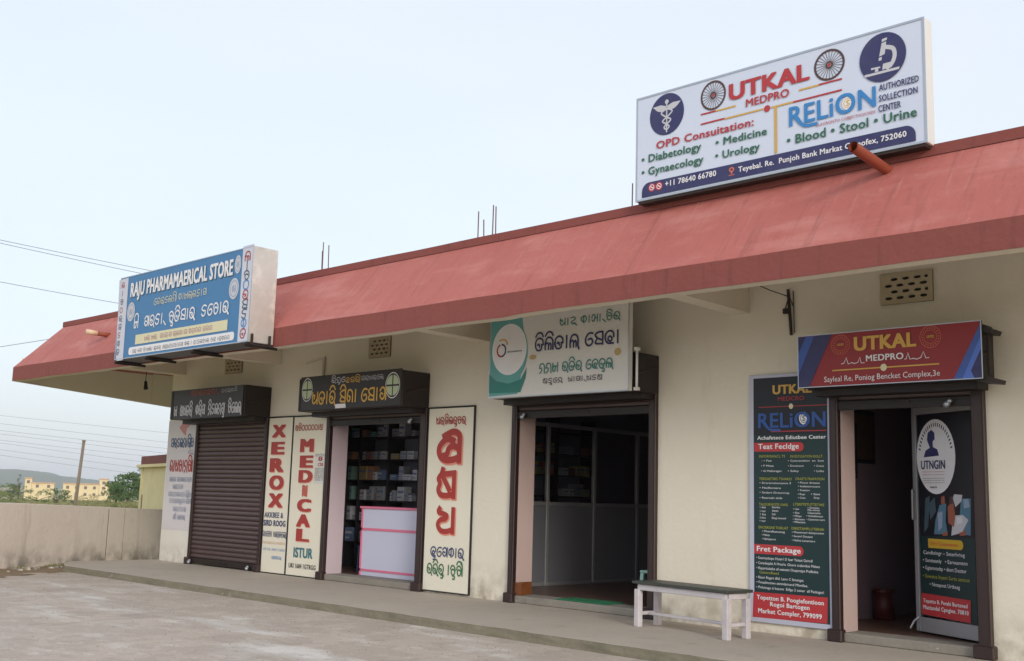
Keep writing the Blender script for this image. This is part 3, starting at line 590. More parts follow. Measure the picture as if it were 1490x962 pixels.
def emblem(kind,cx,cz,rx,rz,y,parent,local,col):
    def U(x,z): return Vector((cx+x*rx,cz+z*rz))
    def out(mb,name,c): return mb.build(name,ink(c),parent,local=local)
    e=.0003
    if kind=='caduceus':
        b=MB(); disc(b,cx,cz,rx,rz,y); out(b,'emblem_disc',col)
        m=MB(); r=min(rx,rz)
        ribbon(m,V2(U(0,.55),U(0,-.85)),.07*r,y-e)
        for s in (-1,1):
            ribbon(m,smoothpts([U(s*x,z) for x,z in ((.05,.25),(.32,.1),(.05,-.12),(-.24,-.3),(0,-.48),(.15,-.62),(0,-.75))],5),.075*r,y-1.5*e-s*.0003,-.0004)
            m.poly([(q.x,y-2*e,q.y) for q in (U(s*.05,.4),U(s*.35,.5),U(s*.82,.48),U(s*.7,.38),U(s*.62,.3),U(s*.5,.22),U(s*.35,.18),U(s*.05,.22))])
        disc(m,cx,cz+.6*rz,.11*rx,.11*rz,y-2*e,12); out(m,'caduceus_mark','pale')
    elif kind=='wheel':
        m=MB(); disc(m,cx,cz,rx,rz,y-e,36,.86); disc(m,cx,cz,rx*.24,rz*.24,y-e,14,.55)
        for k in range(24):
            a=2*math.pi*k/24; m.add([(cx+rx*r_*math.cos(a+d),y-e*1.5,cz+rz*r_*math.sin(a+d)) for r_,d in ((.2,-.07),(.2,.07),(.88,.022),(.88,-.022))],[(0,1,2,3)])
        out(m,'wheel_mark','brown'); m=MB(); disc(m,cx,cz,rx*.1,rz*.1,y-2*e,12); out(m,'wheel_hub','red')
    elif kind=='microscope':
        b=MB(); disc(b,cx,cz,rx,rz,y,40); out(b,'emblem_disc',col)
        m=MB(); r=(rx+rz)/2
        def pl(*q): m.poly([(U(*p).x,y-e,U(*p).y) for p in q])
        pl((-.02,.62),(.2,.66),(.22,.76),(0,.74)); pl((-.02,.58),(.18,.6),(.1,.1),(-.14,.05)); pl((-.16,.0),(-.02,.02),(-.04,-.12),(-.16,-.12))
        ribbon(m,smoothpts([U(*p) for p in ((.15,.38),(.45,.25),(.52,-.05),(.4,-.35),(.2,-.48))],5),.17*r,y-1.6*e)
        pl((.02,-.28),(.35,-.28),(.4,-.5),(-.02,-.52)); pl((-.5,-.34),(-.1,-.36),(-.1,-.42),(-.5,-.42)); pl((-.32,-.42),(-.2,-.42),(-.18,-.54),(-.34,-.54))
        pl((-.8,-.56),(.72,-.56),(.68,-.66),(-.76,-.66))
        out(m,'microscope_mark','pale')
    elif kind=='seal':
        b=MB(); disc(b,cx,cz,rx,rz,y-e,32); out(b,'seal_disc','white')
        m=MB(); 
        if rx>.15:
            for k in range(22):
                a=math.pi*.92-k*.125; ca,sa=math.cos(a),math.sin(a)
                m.add([(cx+rx*(r_*ca+t*sa),y-2*e,cz+rz*(r_*sa-t*ca)) for r_,t in ((.8,-.03),(.8,.02),(.9,.02),(.9,-.03))],[(0,1,2,3)])
            out(m,'rim_lettering','slate')
        else:
            disc(m,cx,cz,rx*.75,rz*.75,y-2*e,24,.86); ribbon(m,V2(U(0,.5),U(0,-.5)),rx*.12,y-2*e); ribbon(m,smoothpts([U(.35,.3),U(0,.4),U(-.3,.2),U(0,0),U(.3,-.2),U(0,-.4),U(-.35,-.25)]),rx*.14,y-2.4*e,-.0005); out(m,'seal_mark','gold' if rx>.06 else 'slate')
    elif kind=='ico':
        b=MB(); disc(b,cx,cz,rx,rz,y-e,20); out(b,'icon_disc',col); m=MB(); disc(m,cx,cz,rx*.7,rz*.7,y-2*e,16,.75); ribbon(m,V2(U(-.3,.2),U(.3,-.2)),rx*.25,y-2*e); out(m,'icon_mark','white')
    elif kind=='pin':
        m=MB(); disc(m,cx,cz+rz*.35,rx,rz*.6,y-e,18,.5); m.poly([(U(-.6,.0).x,y-e*1.3,U(-.6,.0).y),(U(.6,0).x,y-e*1.3,U(.6,0).y),(U(0,-.9).x,y-e*1.3,U(0,-.9).y)]); ribbon(m,V2(U(-1,-1),U(1,-1)),rz*.18,y-e); out(m,'pin_icon',col)
    elif kind=='dcirc':
        b=MB(); disc(b,cx,cz,rx,rz,y-e,28); out(b,'badge_disc','pale'); m=MB(); disc(m,cx,cz,rx*.8,rz*.8,y-2*e,24,.86); odia(m,'RT' if rz<.16 else 'KD',cx-rx*.4,cx+rx*.4,cz-rz*.3,rz*.6,y-2*e,rx*.1); out(m,'badge_mark','badge')
    elif kind=='disc':
        b=MB(); disc(b,cx+.02*rx,cz-.12*rz,rx*1.04,rz*1.22,y-e,36); out(b,'halo_disc','tealc'); b=MB(); disc(b,cx,cz,rx,rz,y-2*e,36); out(b,'logo_disc','white')
    elif kind=='logo':
        m=MB(); disc(m,cx,cz,rx,rz*.8,y-3*e,24,.72,math.pi*.6,math.pi*1.6); out(m,'logo_arc','redp'); m=MB(); disc(m,cx,cz,rx,rz*.8,y-3.4*e,24,.72,-math.pi*.45,math.pi*.5); out(m,'logo_arc','navy'); m=MB(); disc(m,cx+rx*.2,cz+rz*.7,rx*1.1,rz*.65,y-3.8*e,24,.7,-.2,math.pi*.75); out(m,'logo_arc','gold')
    elif kind=='ring':
        m=MB(); disc(m,cx,cz,rx,rz,y-e,36,.95); disc(m,cx,cz,rx*.62,rz*.62,y-e,30,.94)
        for k in range(20):
            a=2*math.pi*k/20; ca,sa=math.cos(a),math.sin(a); m.add([(cx+rx*(r_*ca+t*sa),y-e,cz+rz*(r_*sa-t*ca)) for r_,t in ((.72,-.05),(.72,.04),(.84,.04),(.84,-.05))],[(0,1,2,3)])
        out(m,'seal_ring',col); m=MB(); latin(m,'UKMD',cx-rx*.35,cx+rx*.35,cz-rz*.1,rz*.24,y-e,True); out(m,'seal_lettering','gold')
    elif kind=='cross':
        m=MB(); disc(m,cx,cz,rx,rz,y-e,30,.93); out(m,'badge_ring','white'); m=MB()
        for a in range(4): disc(m,cx+(.07*rx if a in(0,3) else -.07*rx),cz+(.07*rz if a<2 else -.07*rz),rx*.8,rz*.72,y-e*1.5,8,0,a*math.pi/2,(a+1)*math.pi/2)
        out(m,'badge_quarters',col)
    elif kind=='stain':
        m=MB(); m.poly([(cx+rx*math.cos(a/9*6.283)*random.uniform(.6,1),y-e,cz+rz*math.sin(a/9*6.283)*random.uniform(.6,1)) for a in range(9)]); out(m,'adhesive_stain','stain')
    else:
        b=MB(); disc(b,cx,cz,rx,rz,y-.0013,24); out(b,'dot',col)
def draw(pl,parent,local=False,skip=()):
    y0=PY[pl]; k=0; yt=y0-.002-.0002*sum(1 for r in ROWS if r[0]==pl and r[1]!='t')-.0014
    for r in ROWS:
        if r[0]!=pl or r[1] in ('face','inner','innerb','faceb','notice','photo','photob') : continue
        kind,s,col,st=r[1:5]; k+=kind!='t'; y=yt if kind=='t' else y0-.002-.0002*k
        if kind=='t':
            x0,x1,z,h=r[5:9]; mb=MB()
            if 'o' in st:
                wt=h*(.155 if 'b' in st else .11) if 'p' not in st else h*.235
                if 's' in st or 'p' in st:
                    sh=MB(); d=h*.05; odia(sh,s,x0+d,x1+d,z-d,h,y+.0004,wt*1.15); sh.build('letter_shadow',ink('pinko' if 'p' in st else 'slate'),parent,local=local)
                odia(mb,s,x0,x1,z,h,y-.0008,wt)
            else:
                if 's' in st or 'p' in st:
                    sh=MB(); d=h*.06; latin(sh,s,x0+d,x1+d,z-d,h*1.03,y+.0004,'h' if 'p' in st else True); sh.build('letter_shadow',ink('pinko' if 'p' in st else 'slate'),parent,local=local)
                latin(mb,s,x0,x1,z,h,y-.0008,'m' if 'r' in st else 'h' if 'p' in st else 'b' in st)
                if 'r' in st:
                    W_=x1-x0; ribbon(mb,smoothpts([Vector((x0+W_*.07,z+h*.42)),Vector((x0+W_*.13,z+h*.1)),Vector((x0+W_*.2,z-h*.12)),Vector((x0+W_*.33,z-h*.14))],5),h*.15,y-.0016)
            mb.build('lettering',ink(col),parent,local=local)
        elif kind=='c': emblem(st,*r[5:9],y,parent,local,col)
        elif kind=='line':
            mb=MB(); P=[Vector(p) for p in r[5]]
            if len(P)==2 and abs(P[0].y-P[1].y)<.25*abs(P[0].x-P[1].x): zz=(P[0].y+P[1].y)/2; P[0].y=P[1].y=zz
            if len(P)==2 and abs(P[0].x-P[1].x)<.1: xx=(P[0].x+P[1].x)/2; P[0].x=P[1].x=xx
            ribbon(mb,P,float(st),y-.0005,-.0004,False); mb.build('printed_line',ink(col),parent,local=local)
        elif kind=='band':
            q=r[5]; x0=(q[0][0]+q[3][0])/2; x1=(q[1][0]+q[2][0])/2; z1=(q[0][1]+q[1][1])/2; z0=(q[2][1]+q[3][1])/2; mb=MB()
            if pl=='big': rrect(mb,x0,x1,z0,z1,y,.1,bot=False)
            elif st=='rr': rrect(mb,x0,x1,z0,z1,y,min(.05,(z1-z0)*.45),left=False)
            elif st=='r': rrect(mb,x0,x1,z0,z1,y,(z1-z0)*.4)
            else: mb.quad((x0,y,z0),(x1,y,z0),(x1,y,z1),(x0,y,z1))
            mb.build('printed_band',ink(col),parent,local=local)
        elif kind in('poly','bust'):
            mb=MB(); mb.poly([(a,y-(.0012 if kind=='bust' else 0),b) for a,b in r[5]]); mb.build({'bust':'figure_emblem'}.get(kind,'printed_patch'),ink(col if st!='strip' else 'strip'),parent,local=local)
def vertical_glyphs(parent,x,z0,z1,w,y,cols,n):
    for k in range(n):
        z=z1-(z1-z0)*(k+.5)/n; mb=MB(); ch='JATORSCKDN'[k%10]; odia(mb,ch,x-w/2,x+w/2,z-w*.45,w*.9,y,w*.13); mb.build('side_glyph',ink(cols[k%len(cols)]),parent)

# ================================================================ SETTING
mb=MB()   # terrain, gently falling away behind the boundary wall
def tz(x,y):
    d=math.hypot(x+11,y-2)
    return -.104-min(5.5,max(0,d-8)*.0108) if (x<-9 or y>6) else -.104
xs=[-4000,-2500,-1500,-900,-600,-420,-300,-220,-160,-110,-80,-60,-45,-34,-26,-20,-15,-12,-10,-6,0,8,20,60,300,1500]
ys=[-1500,-300,-60,-20,-8,-4,-2,0,2,4,8,14,20,30,45,65,100,150,220,330,500,800,1400,2500,4000]
mb.v=[(x,y,tz(x,y)) for y in ys for x in xs]; n=len(xs)
mb.f=[(j*n+i,j*n+i+1,(j+1)*n+i+1,(j+1)*n+i) for j in range(len(ys)-1) for i in range(n-1)]
tag(mb.build('field','field',smooth=True),None,kind='structure')
mb=MB(); mb.poly([(-8.9,-2.9,-.10),(-7.3,-5.6,-.10),(-2,-16,-.10),(30,-16,-.10),(30,-2,-.10),(-8.2,-2,-.10)]); tag(mb.build('yard','concrete'),None,kind='structure')
# dirt strip between the boundary wall and the concrete
mb=MB(); nx=40
for i in range(nx+1):
    t=i/nx; ax,ay=-8.2-2.3*t,-5.4+3.9*t
    for j in range(9):
        q=j/8; x=ax+q*1.2; y=ay+q*.35
        mb.v.append((x,y,-.098+.03*mnoise.noise((x*3,y*3,0))+.02*(1-q)))
mb.f=[(i*9+j,i*9+j+1,(i+1)*9+j+1,(i+1)*9+j) for i in range(nx) for j in range(8)]
tag(mb.build('dirt_strip','dirt',smooth=True),None,kind='structure')
# platform (raised walkway): top sheet and rough kerb face
edge=[(-9.82,-1.72),(-9.3,-2.06),(-8.75,-2.28)]; x=-8.4
while x<30:
    edge.append((x,-2.29+.018*mnoise.noise((x*1.7,0,3)))); x+=.22
mb=MB(); vs=[];
for (x,y) in edge: vs+= [(x,y,-.001+.006*mnoise.noise((x*2.1,5,0))),(x,y+.035,.001),(x,.35 if x<-9.61 or x>9.99 else .0,.0)]
mb.v=vs; mb.f=[]
for i in range(len(edge)-1):
    a=3*i; b=a+3; mb.f+=[(a,b,b+1,a+1),(a+1,b+1,b+2,a+2)]
mb.add([(-9.9,.6,0),(-9.82,-1.72,0),(-9.61,-1.7,0),(-9.61,.6,0)],[(0,1,2,3)])
tag(mb.build('platform','platform'),None,kind='structure')
mb=MB()
for i,(x,y) in enumerate(edge):
    for k in range(4):
        z=-.001+.006*mnoise.noise((x*2.1,5,0)) if k==0 else -.001-.034*k
        mb.v.append((x,y-.012*k+(.014*mnoise.noise((x*4,k*1.3,0)) if k else 0),z))
mb.f=[(4*i+k,4*i+k+1,4*i+k+5,4*i+k+4) for i in range(len(edge)-1) for k in range(3)]
mb.add([(-9.9,.6,0),(-9.82,-1.72,-.001),(-9.86,-1.74,-.12),(-9.94,.6,-.12)],[(0,1,2,3)])
tag(mb.build('platform_kerb','kerb'),None,kind='structure')
# hills
def ridge(pts,name,back):
    mb=MB(); vs=[]; n=6
    for x,y,z in pts:
        dx,dy=-.91,.41
        for k in range(n):
            t=k/(n-1); vs.append((x-dx*back*(1-t),y-dy*back*(1-t),-12+(z+12)*math.sin(t*math.pi/2)+(2.2*mnoise.noise((x*.02,y*.02,k)) if 0<k<n else 0)))
        vs.append((x+dx*back,y+dy*back,-12))
    n+=1; mb.v=vs; mb.f=[(i*n+k,i*n+k+1,(i+1)*n+k+1,(i+1)*n+k) for i in range(len(pts)-1) for k in range(n-1)]
    return tag(mb.build(name,'hill',smooth=True),None,kind='structure')
P=[]
for px,py,h in [(-3400,600,14),(-3150,760,26),(-2900,900,36),(-2785,1080,37),(-2770,1110,38.5),(-2763,1150,35.5),(-2750,1180,32),(-2738,1210,24),(-2720,1245,21.5),(-2709,1275,18.5),(-2697,1300,15),(-2687,1320,11),(-2672,1355,4),(-2650,1420,0),(-2600,1600,-6)]:
    P.append((px,py,h))
PP=[]
for i in range(len(P)-1):
    for k in range(6):
        t=k/6; a,b=P[i],P[i+1]; PP.append(tuple(a[j]+(b[j]-a[j])*t for j in range(2))+((a[2]+(b[2]-a[2])*t)+1.0*mnoise.noise((i*3.1+k*.9,0,0)),))
ridge(PP,'hills',500)

# ================================================================ SHOP BUILDING
B=thing('shop_building','long single storey cream shop building with a sloping red canopy and four shutter bays','building',(0,0,0))
T=.33; OP=[(-8.42,-6.1,2.74),(-4.2,-1.92,2.74),(.1,2.4,2.74),(4.93,6.38,2.66)]
XL,XR,ZT=-9.6,16.,4.05
# front wall: one sheet with openings, subdivided, given thickness at the reveals
cx=[XL]+[v for o in OP for v in o[:2]]+[XR]
mb=MB()
for i in range(0,len(cx),2): mb.quad((cx[i],0,0),(cx[i+1],0,0),(cx[i+1],0,ZT),(cx[i],0,ZT))
for a,b,h in OP: mb.quad((a,0,h),(b,0,h),(b,0,ZT),(a,0,ZT))
mb.quad((XL,0,0),(XL,0,ZT),(XL,7,ZT),(XL,7,0)); mb.quad((XL,7,0),(XR,7,0),(XR,7,ZT),(XL,7,ZT)); mb.quad((XR,0,0),(XR,7,0),(XR,7,ZT),(XR,0,ZT))
mb.build('wall','wall',B)
mb=MB(); mb.box(XL-.012,-8.47,-.008,.4,0,2.74); mb.build('corner_pillar','pillar',B,label='white painted pillar at the left corner')
names=['reveal']*4
for k,(a,b,h) in enumerate(OP):
    m='mauve' if k==1 else 'pinkw'; mb=MB()
    mb.quad((a,.001,0),(a,T,0),(a,T,h),(a,.001,h)); mb.quad((b,.001,0),(b,T,0),(b,T,h),(b,.001,h)); mb.quad((a,.001,h),(a,T,h),(b,T,h),(b,.001,h)); mb.build('reveal',m,B)
# canopy
yE,yP=-2.0,-1.3; zE,zC,zU,zP=3.515,3.80,4.68,4.785; XC=-12.6; xT=-11.97
def edge_x(n=60): return [XC+(XR-XC)*i/n for i in range(n+1)]
mb=MB(); ex=edge_x(90)
def nz_(x,z,a=.012): return a*mnoise.noise((x*.8,z*3,0))
rowsF=[]
for x in ex: rowsF.append([(x,yE,zE+nz_(x,0,.010)+( -.0 if x<2.0 else .018)),(x,yE,zC+nz_(x,1))])
mb=MB()
for i in range(len(ex)-1): mb.quad(rowsF[i][0],rowsF[i+1][0],rowsF[i+1][1],rowsF[i][1])
# end side fascia, drooping slightly towards the back
def zd(y): return zE-.074*(y-yE)
for a,b in ((-2.0,0),(0,2.2),(2.2,4.6)): mb.quad((XC,a,zd(a)),(XC,b,zd(b)),(XC,b,zC),(XC,a,zC))
mb.build('canopy_fascia','red_shade',B)
mb=MB()
for i in range(len(ex)-1):
    x0,x1=ex[i],ex[i+1]; t0=max(x0,xT) if i==0 else max(x0,xT); t1=max(x1,xT)
    nseg=4
    for k in range(nseg):
        q0,q1=k/nseg,(k+1)/nseg
        f=lambda xb,xt,q:(xb+(xt-xb)*q, yE+(yP-yE)*q+nz_(xb*1.3,q*2,.008)*(0<q<1), zC+(zU-zC)*q+(nz_(xb,1) if q==0 else 0))
        mb.quad(f(x0,t0,q0),f(x1,t1,q0),f(x1,t1,q1),f(x0,t0,q1))
mb.quad((XC,yE,zC),(XC,4.6,zC),(xT,4.6,zU),(xT,yP,zU))
mb.build('canopy_slope','red',B)
mb=MB(); n=60
for i in range(n):
    a=xT+(XR-xT)*i/n; b=xT+(XR-xT)*(i+1)/n; mb.quad((a,yP-.012,zU),(b,yP-.012,zU),(b,yP-.012,zP+nz_(b,4,.006)),(a,yP-.012,zP+nz_(a,4,.006)))
    mb.quad((a,yP-.012,zP+nz_(a,4,.006)),(b,yP-.012,zP+nz_(b,4,.006)),(b,yP+.15,zP),(a,yP+.15,zP))
mb.quad((xT-.012,yP-.012,zU),(xT-.012,4.6,zU),(xT-.012,4.6,zP),(xT-.012,yP-.012,zP)); mb.box(xT,XR,yP+.15,yP+.152,zP-.3,zP)
mb.build('canopy_parapet','red_shade',B)
# underside strip of the fascia (cream) and soffit
mb=MB()
for i in range(len(ex)-1):
    a,b=rowsF[i][0],rowsF[i+1][0]; mb.quad((a[0],a[1],a[2]-.002),(b[0],b[1],b[2]-.002),(b[0],b[1]+.12,b[2]-.002-.012),(a[0],a[1]+.12,a[2]-.014))
    mb.quad((a[0],a[1]+.12,a[2]-.014),(b[0],b[1]+.12,b[2]-.014),(b[0],-1.80,3.98),(a[0],-1.80,3.98))
mb.box(XC+.12,XR,-1.80,-.003,3.98,4.02); mb.box(XC+.12,XL-.02,-.003,4.6,3.98,4.02)
mb.quad((XC+.1,yE+.12,zd(yE)),(XC+.1,1.1,zd(1.1)),(XC+.1,1.1,4.0),(XC+.1,yE+.12,4.0))
mb.quad((XC,yE,zd(yE)-.003),(XC+.1,yE+.1,zd(yE)-.003),(XC+.1,4.6,zd(4.6)),(XC,4.6,zd(4.6)))
mb.build('soffit','soffit',B)
mb=MB(); mb.quad((XC+.115,1.12,zd(1.12)-.01),(XC+.115,4.6,zd(4.6)),(XC+.115,4.6,4.0),(XC+.115,1.12,4.0)); mb.box(XC+.1,XC+.118,1.08,1.12,zd(1.1)-.01,4.0); mb.build('soffit_panel','soffit',B)
mb=MB(); mb.box(xT+.05,XR,yP+.155,7,4.05,4.6); mb.build('roof_slab','soffit',B)
for x in (-9.1,-5.8,-.52,3.8,8.2,12.6):     # cantilever brackets under the canopy
    mb=MB(); mb.prism_x([(-.003,3.64),(-1.86,3.66),(-1.82,3.975),(-.003,3.975)],x-.24,x); mb.build('bracket_beam','soffit',B)
# vent blocks
def vent(x0,z0,w=.57,h=.33):
    o=MB(); o.box(x0,x0+w,-.012,-.001,z0,z0+h); d=o.build('vent_shade','dark',B)  # black sheet stands for the shade inside the vent holes
    mb=MB(); nc,nr=4,4; m=.03; cw=(w-2*m)/nc; ch=(h-2*m)/nr
    mb.box(x0,x0+w,-.035,-.012,z0,z0+m); mb.box(x0,x0+w,-.035,-.012,z0+h-m,z0+h); mb.box(x0,x0+m,-.035,-.012,z0+m,z0+h-m); mb.box(x0+w-m,x0+w,-.035,-.012,z0+m,z0+h-m)
    for r_ in range(nr):
        sh=(r_%2)*.5*cw; xs_=[x0+m+sh+cw*c for c in range(nc)]
        for c,xx in enumerate(xs_):
            a=xx; b=min(xx+cw,x0+w-m); za=z0+m+r_*ch; zb=za+ch
            if b-a<.02: continue
            hx,hz=(b-a)*.27,ch*.26; cx_,cz_=(a+b)/2,(za+zb)/2
            O=[(a,za),(cx_,za),(b,za),(b,cz_),(b,zb),(cx_,zb),(a,zb),(a,cz_)]
            I=[(cx_-hx,cz_-hz*.7),(cx_,cz_-hz),(cx_+hx,cz_-hz*.7),(cx_+hx*1.15,cz_),(cx_+hx,cz_+hz*.7),(cx_,cz_+hz),(cx_-hx,cz_+hz*.7),(cx_-hx*1.15,cz_)]
            vs=[(p[0],-.034,p[1]) for p in O]+[(p[0],-.034,p[1]) for p in I]+[(p[0],-.012,p[1]) for p in I]
            mb.add(vs,[(j,(j+1)%8,8+(j+1)%8,8+j) for j in range(8)]+[(8+j,8+(j+1)%8,16+(j+1)%8,16+j) for j in range(8)])
        if sh: mb.box(x0+m,x0+m+sh,-.034,-.012,z0+m+r_*ch,z0+m+(r_+1)*ch)
    mb.build('vent_grille','jali',B)
vent(-7.62,3.57,.56); vent(-3.3,3.58,.53); vent(5.44,3.56,.57); vent(9.8,3.56,.57)
# guide rails, shutters and hoods
RX=[((-8.48,-8.40),(-6.13,-6.05)),((-4.3,-4.2),(-1.93,-1.79)),((.0,.1),(2.38,2.49)),((4.83,4.93),(6.37,6.50))]
HD=[(-8.62,-6.05,2.70,3.245),(-4.44,-1.80,2.71,3.25),(.02,2.5,2.74,3.22),(4.74,6.60,2.66,3.23)]
slat_me=None
def slat_mesh(w):
    mb=MB(); prof=[(-.010,0),(-.030,.018),(-.036,.044),(-.030,.068),(-.012,.082),(-.004,.082),(-.004,0)]
    mb.prism_x(prof,0,w); return mb
for k,(rl,hd) in enumerate(zip(RX,HD)):
    sh=bpy.data.objects.new('roller_shutter',None); COL.objects.link(sh); sh.parent=B; sh.location=((rl[0][0]+rl[1][1])/2,0,0)
    sh['label']=['closed dark brown roller shutter','rolled up shutter above the pharmacy counter','rolled up shutter behind the teal sign','rolled up shutter above the glass door'][k]
    for a,b in rl:
        mb=MB(); mb.bbox(a,b,-.06,.02,.0,hd[2]+.02,.008); mb.box(a+.03,b-.02,-.066,-.06,.2,hd[2]-.05); mb.build('guide_rail','rail',sh)
        mb=MB(); mb.bbox(a-.04,b+.03,-.10,.01,.0,.13,.012); mb.build('rail_foot','rail',sh)
    # hood: box of folded sheet
    x0,x1,z0,z1=hd; mb=MB(); mb.bbox(x0,x1,-.55 if k<2 else -.47,-.002,z0,z1,.012)
    mb.box(x0+.05,x1-.05,-.3,-.05,z0-.07,z0+.01)
    mb.build('shutter_hood','hood',sh)
    mb=MB(); mb.tube([(x1+.012,-.1,z0+.33),(x1+.012,-.45,z0+.22)],.014,6); mb.build('hood_rod','rail',sh)
    w0=rl[0][1]-.01; w=rl[1][0]+.01-w0
    base=slat_mesh(w).build('slat','shutter',sh,local=True)
    zs=[.12+.083*i for i in range(31)] if k==0 else [2.60,2.68]
    if k==3: zs=[2.55,2.63]
    for i,z in enumerate(zs):
        o=base if i==0 else base.copy()
        if i: COL.objects.link(o)
        o.location=(w0-sh.location.x,.012+random.uniform(-.0025,.0025),z); o.rotation_euler=(0,random.uniform(-.0008,.0008),0)
    zb=.02 if k==0 else zs[0]-.10
    mb=MB(); mb.bbox(w0,w0+w,-.035,.0,zb,zb+.10,.006); mb.box(w0+w*.44,w0+w*.56,-.05,-.034,zb+.05,zb+.075); mb.build('bottom_bar','hood',sh)
    for sx in ((w0+.03,w0+w-.28) if k==0 else ((w0+.12,) if k==2 else (w0+w-.25,))):
        mb=MB(); zz=zb+.03; mb.tube([(sx,-.05,zz+.0),(sx+.06,-.09,zz+.03)],.022,8); mb.tube([(sx-.01,-.06,zz-.02),(sx+.03,-.09,zz)],.03,8); mb.build('padlock','silver',sh,smooth=True)
# cement steps at the open bays
for a,b,h in OP[1:]:
    mb=MB(); mb.bbox(a+.002,b-.002,-.03,T+.02,-.0,.098,.012); mb.build('threshold_step','step',B)
# interiors
def room(x0,x1,y1,wall,floor='tile',back=None,zc=3.4,op=None,h=2.74):
    mb=MB(); mb.quad((x0,T+.02,.096),(x1,T+.02,.096),(x1,y1,.096),(x0,y1,.096)); mb.build('floor',floor,B)
    mb=MB(); mb.quad((x0,T,0),(x0,y1,0),(x0,y1,zc),(x0,T,zc)); mb.quad((x1,T,0),(x1,y1,0),(x1,y1,zc),(x1,T,zc))
    mb.quad((x0,T,0),(op[0],T,0),(op[0],T,zc),(x0,T,zc)); mb.quad((op[1],T,0),(x1,T,0),(x1,T,zc),(op[1],T,zc)); mb.quad((op[0],T,h),(op[1],T,h),(op[1],T,zc),(op[0],T,zc))
    mb.build('inner_wall',wall,B)
    mb=MB(); mb.quad((x0,y1,0),(x1,y1,0),(x1,y1,zc),(x0,y1,zc)); mb.build('back_wall',back or wall,B)
    mb=MB(); mb.quad((x0,T,zc),(x1,T,zc),(x1,y1,zc),(x0,y1,zc)); mb.build('inner_ceiling','ceil',B)
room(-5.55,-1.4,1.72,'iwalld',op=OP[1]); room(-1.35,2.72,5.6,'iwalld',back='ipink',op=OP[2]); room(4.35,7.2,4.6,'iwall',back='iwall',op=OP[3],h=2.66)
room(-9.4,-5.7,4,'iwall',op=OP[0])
# tiled foot of the left reveal of the third bay
mb=MB(); mb.box(.101,.115,.02,T-.01,.1,.27); mb.box(.101,.22,-.005,.02,.1,.27) ; mb.build('skirting_tile',mat('skirting tile','#7a4a28',.4,n=.7,ns=12,hx2='#5c3319'),B)
# aluminium and glass partition of the third shop
pt=bpy.data.objects.new('partition',None); COL.objects.link(pt); pt.parent=B; pt.location=(-.8,.4,.1)
ys_=[.42,1.6,2.72,3.85,5.0]
for i,y in enumerate(ys_): mb=MB(); mb.bbox(-.83,-.77,y-.03,y+.03,.1,2.58,.004); mb.build('mullion','alu',pt)
for z in (.13,1.335,2.55): 
    for i in range(4): mb=MB(); mb.bbox(-.825,-.775,ys_[i]+.032,ys_[i+1]-.032,z-.03,z+.03,.004); mb.build('transom','alu',pt)
for i in range(4):
    mb=MB(); mb.box(-.81,-.79,ys_[i]+.032,ys_[i+1]-.032,.162,1.303); mb.build('panel','alup',pt)
    mb=MB(); mb.box(-.803,-.797,ys_[i]+.032,ys_[i+1]-.032,1.367,2.518); mb.build('pane','glass',pt)
# rebar stubs left on the roof for the next storey
for gx in ((-5.32,-5.16,-5.03,-4.9),(-1.1,-.98,-.87,-.72),(1.76,)):
    for q,x in enumerate(gx):
        y=.3+random.uniform(-.1,.15); mb=MB(); h=[1.0,.86,1.08,1.02][q] if len(gx)>1 else .95
        mb.tube([(x,y,4.6),(x+.01,y,5.1),(x+random.uniform(-.02,.02),y,4.72+h)],.009,6); mb.build('rebar_stub','rebar',B)
# drain spouts through the canopy
mb=MB(); mb.tube([(6.18,-1.3,4.59),(6.12,-1.95,4.70)],.052,16,cap=False); mb.tube([(6.18,-1.3,4.59),(6.12,-1.95,4.70)],.044,16,cap=False); mb.build('drain_spout','orangepipe',B,smooth=True,label='orange drain spout above the red signboard')
mb=MB(); mb.tube([(6.175,-1.35,4.60),(6.172,-1.38,4.605)],.043,14); mb.build('spout_shade','dark',B)  # black plug in the bore, painted in place of the shade there
mb=MB(); mb.tube([(-9.13,-1.58,4.235),(-9.19,-1.86,4.25)],.045,12); mb.build('drain_spout','orangepipe',B,smooth=True,label='short orange drain spout beside the blue signboard')
mb=MB(); mb.tube([(-9.188,-1.85,4.249),(-9.23,-2.05,4.262)],.047,12); mb.build('spout_sleeve','pipecream',B,smooth=True)
# wall fittings
mb=MB(); mb.tube([(-4.52,-.03,3.25),(-4.5,-.03,3.68)],.025,8); mb.tube([(-4.5,-.03,3.66),(-5.0,-.05,3.60)],.012,6); mb.build('conduit_pipe','steel',B)
mb=MB(); mb.tube([(4.36,-.02,3.33),(4.33,-.03,3.86)],.018,8); mb.tube([(4.30,-.05,3.62),(4.36,-.06,3.78),(4.40,-.04,3.66)],.008,6); mb.tube([(4.33,-.05,3.78),(4.25,-.3,3.82),(4.1,-.9,3.95)],.006,5); mb.tube([(4.40,-.02,3.35),(4.39,-.02,3.84)],.006,5); mb.box(4.27,4.33,-.05,-.01,3.58,3.64); mb.build('cable_clamp','iron',B)
mb=MB(); mb.tube([(-10.35,-.2,3.98),(-10.35,-.2,3.55)],.008,5); mb.tube([(-10.35,-.2,3.56),(-10.33,-.2,3.44),(-10.32,-.2,3.40)],.03,8,r1=.05); mb.build('lamp_holder','blackf',B)

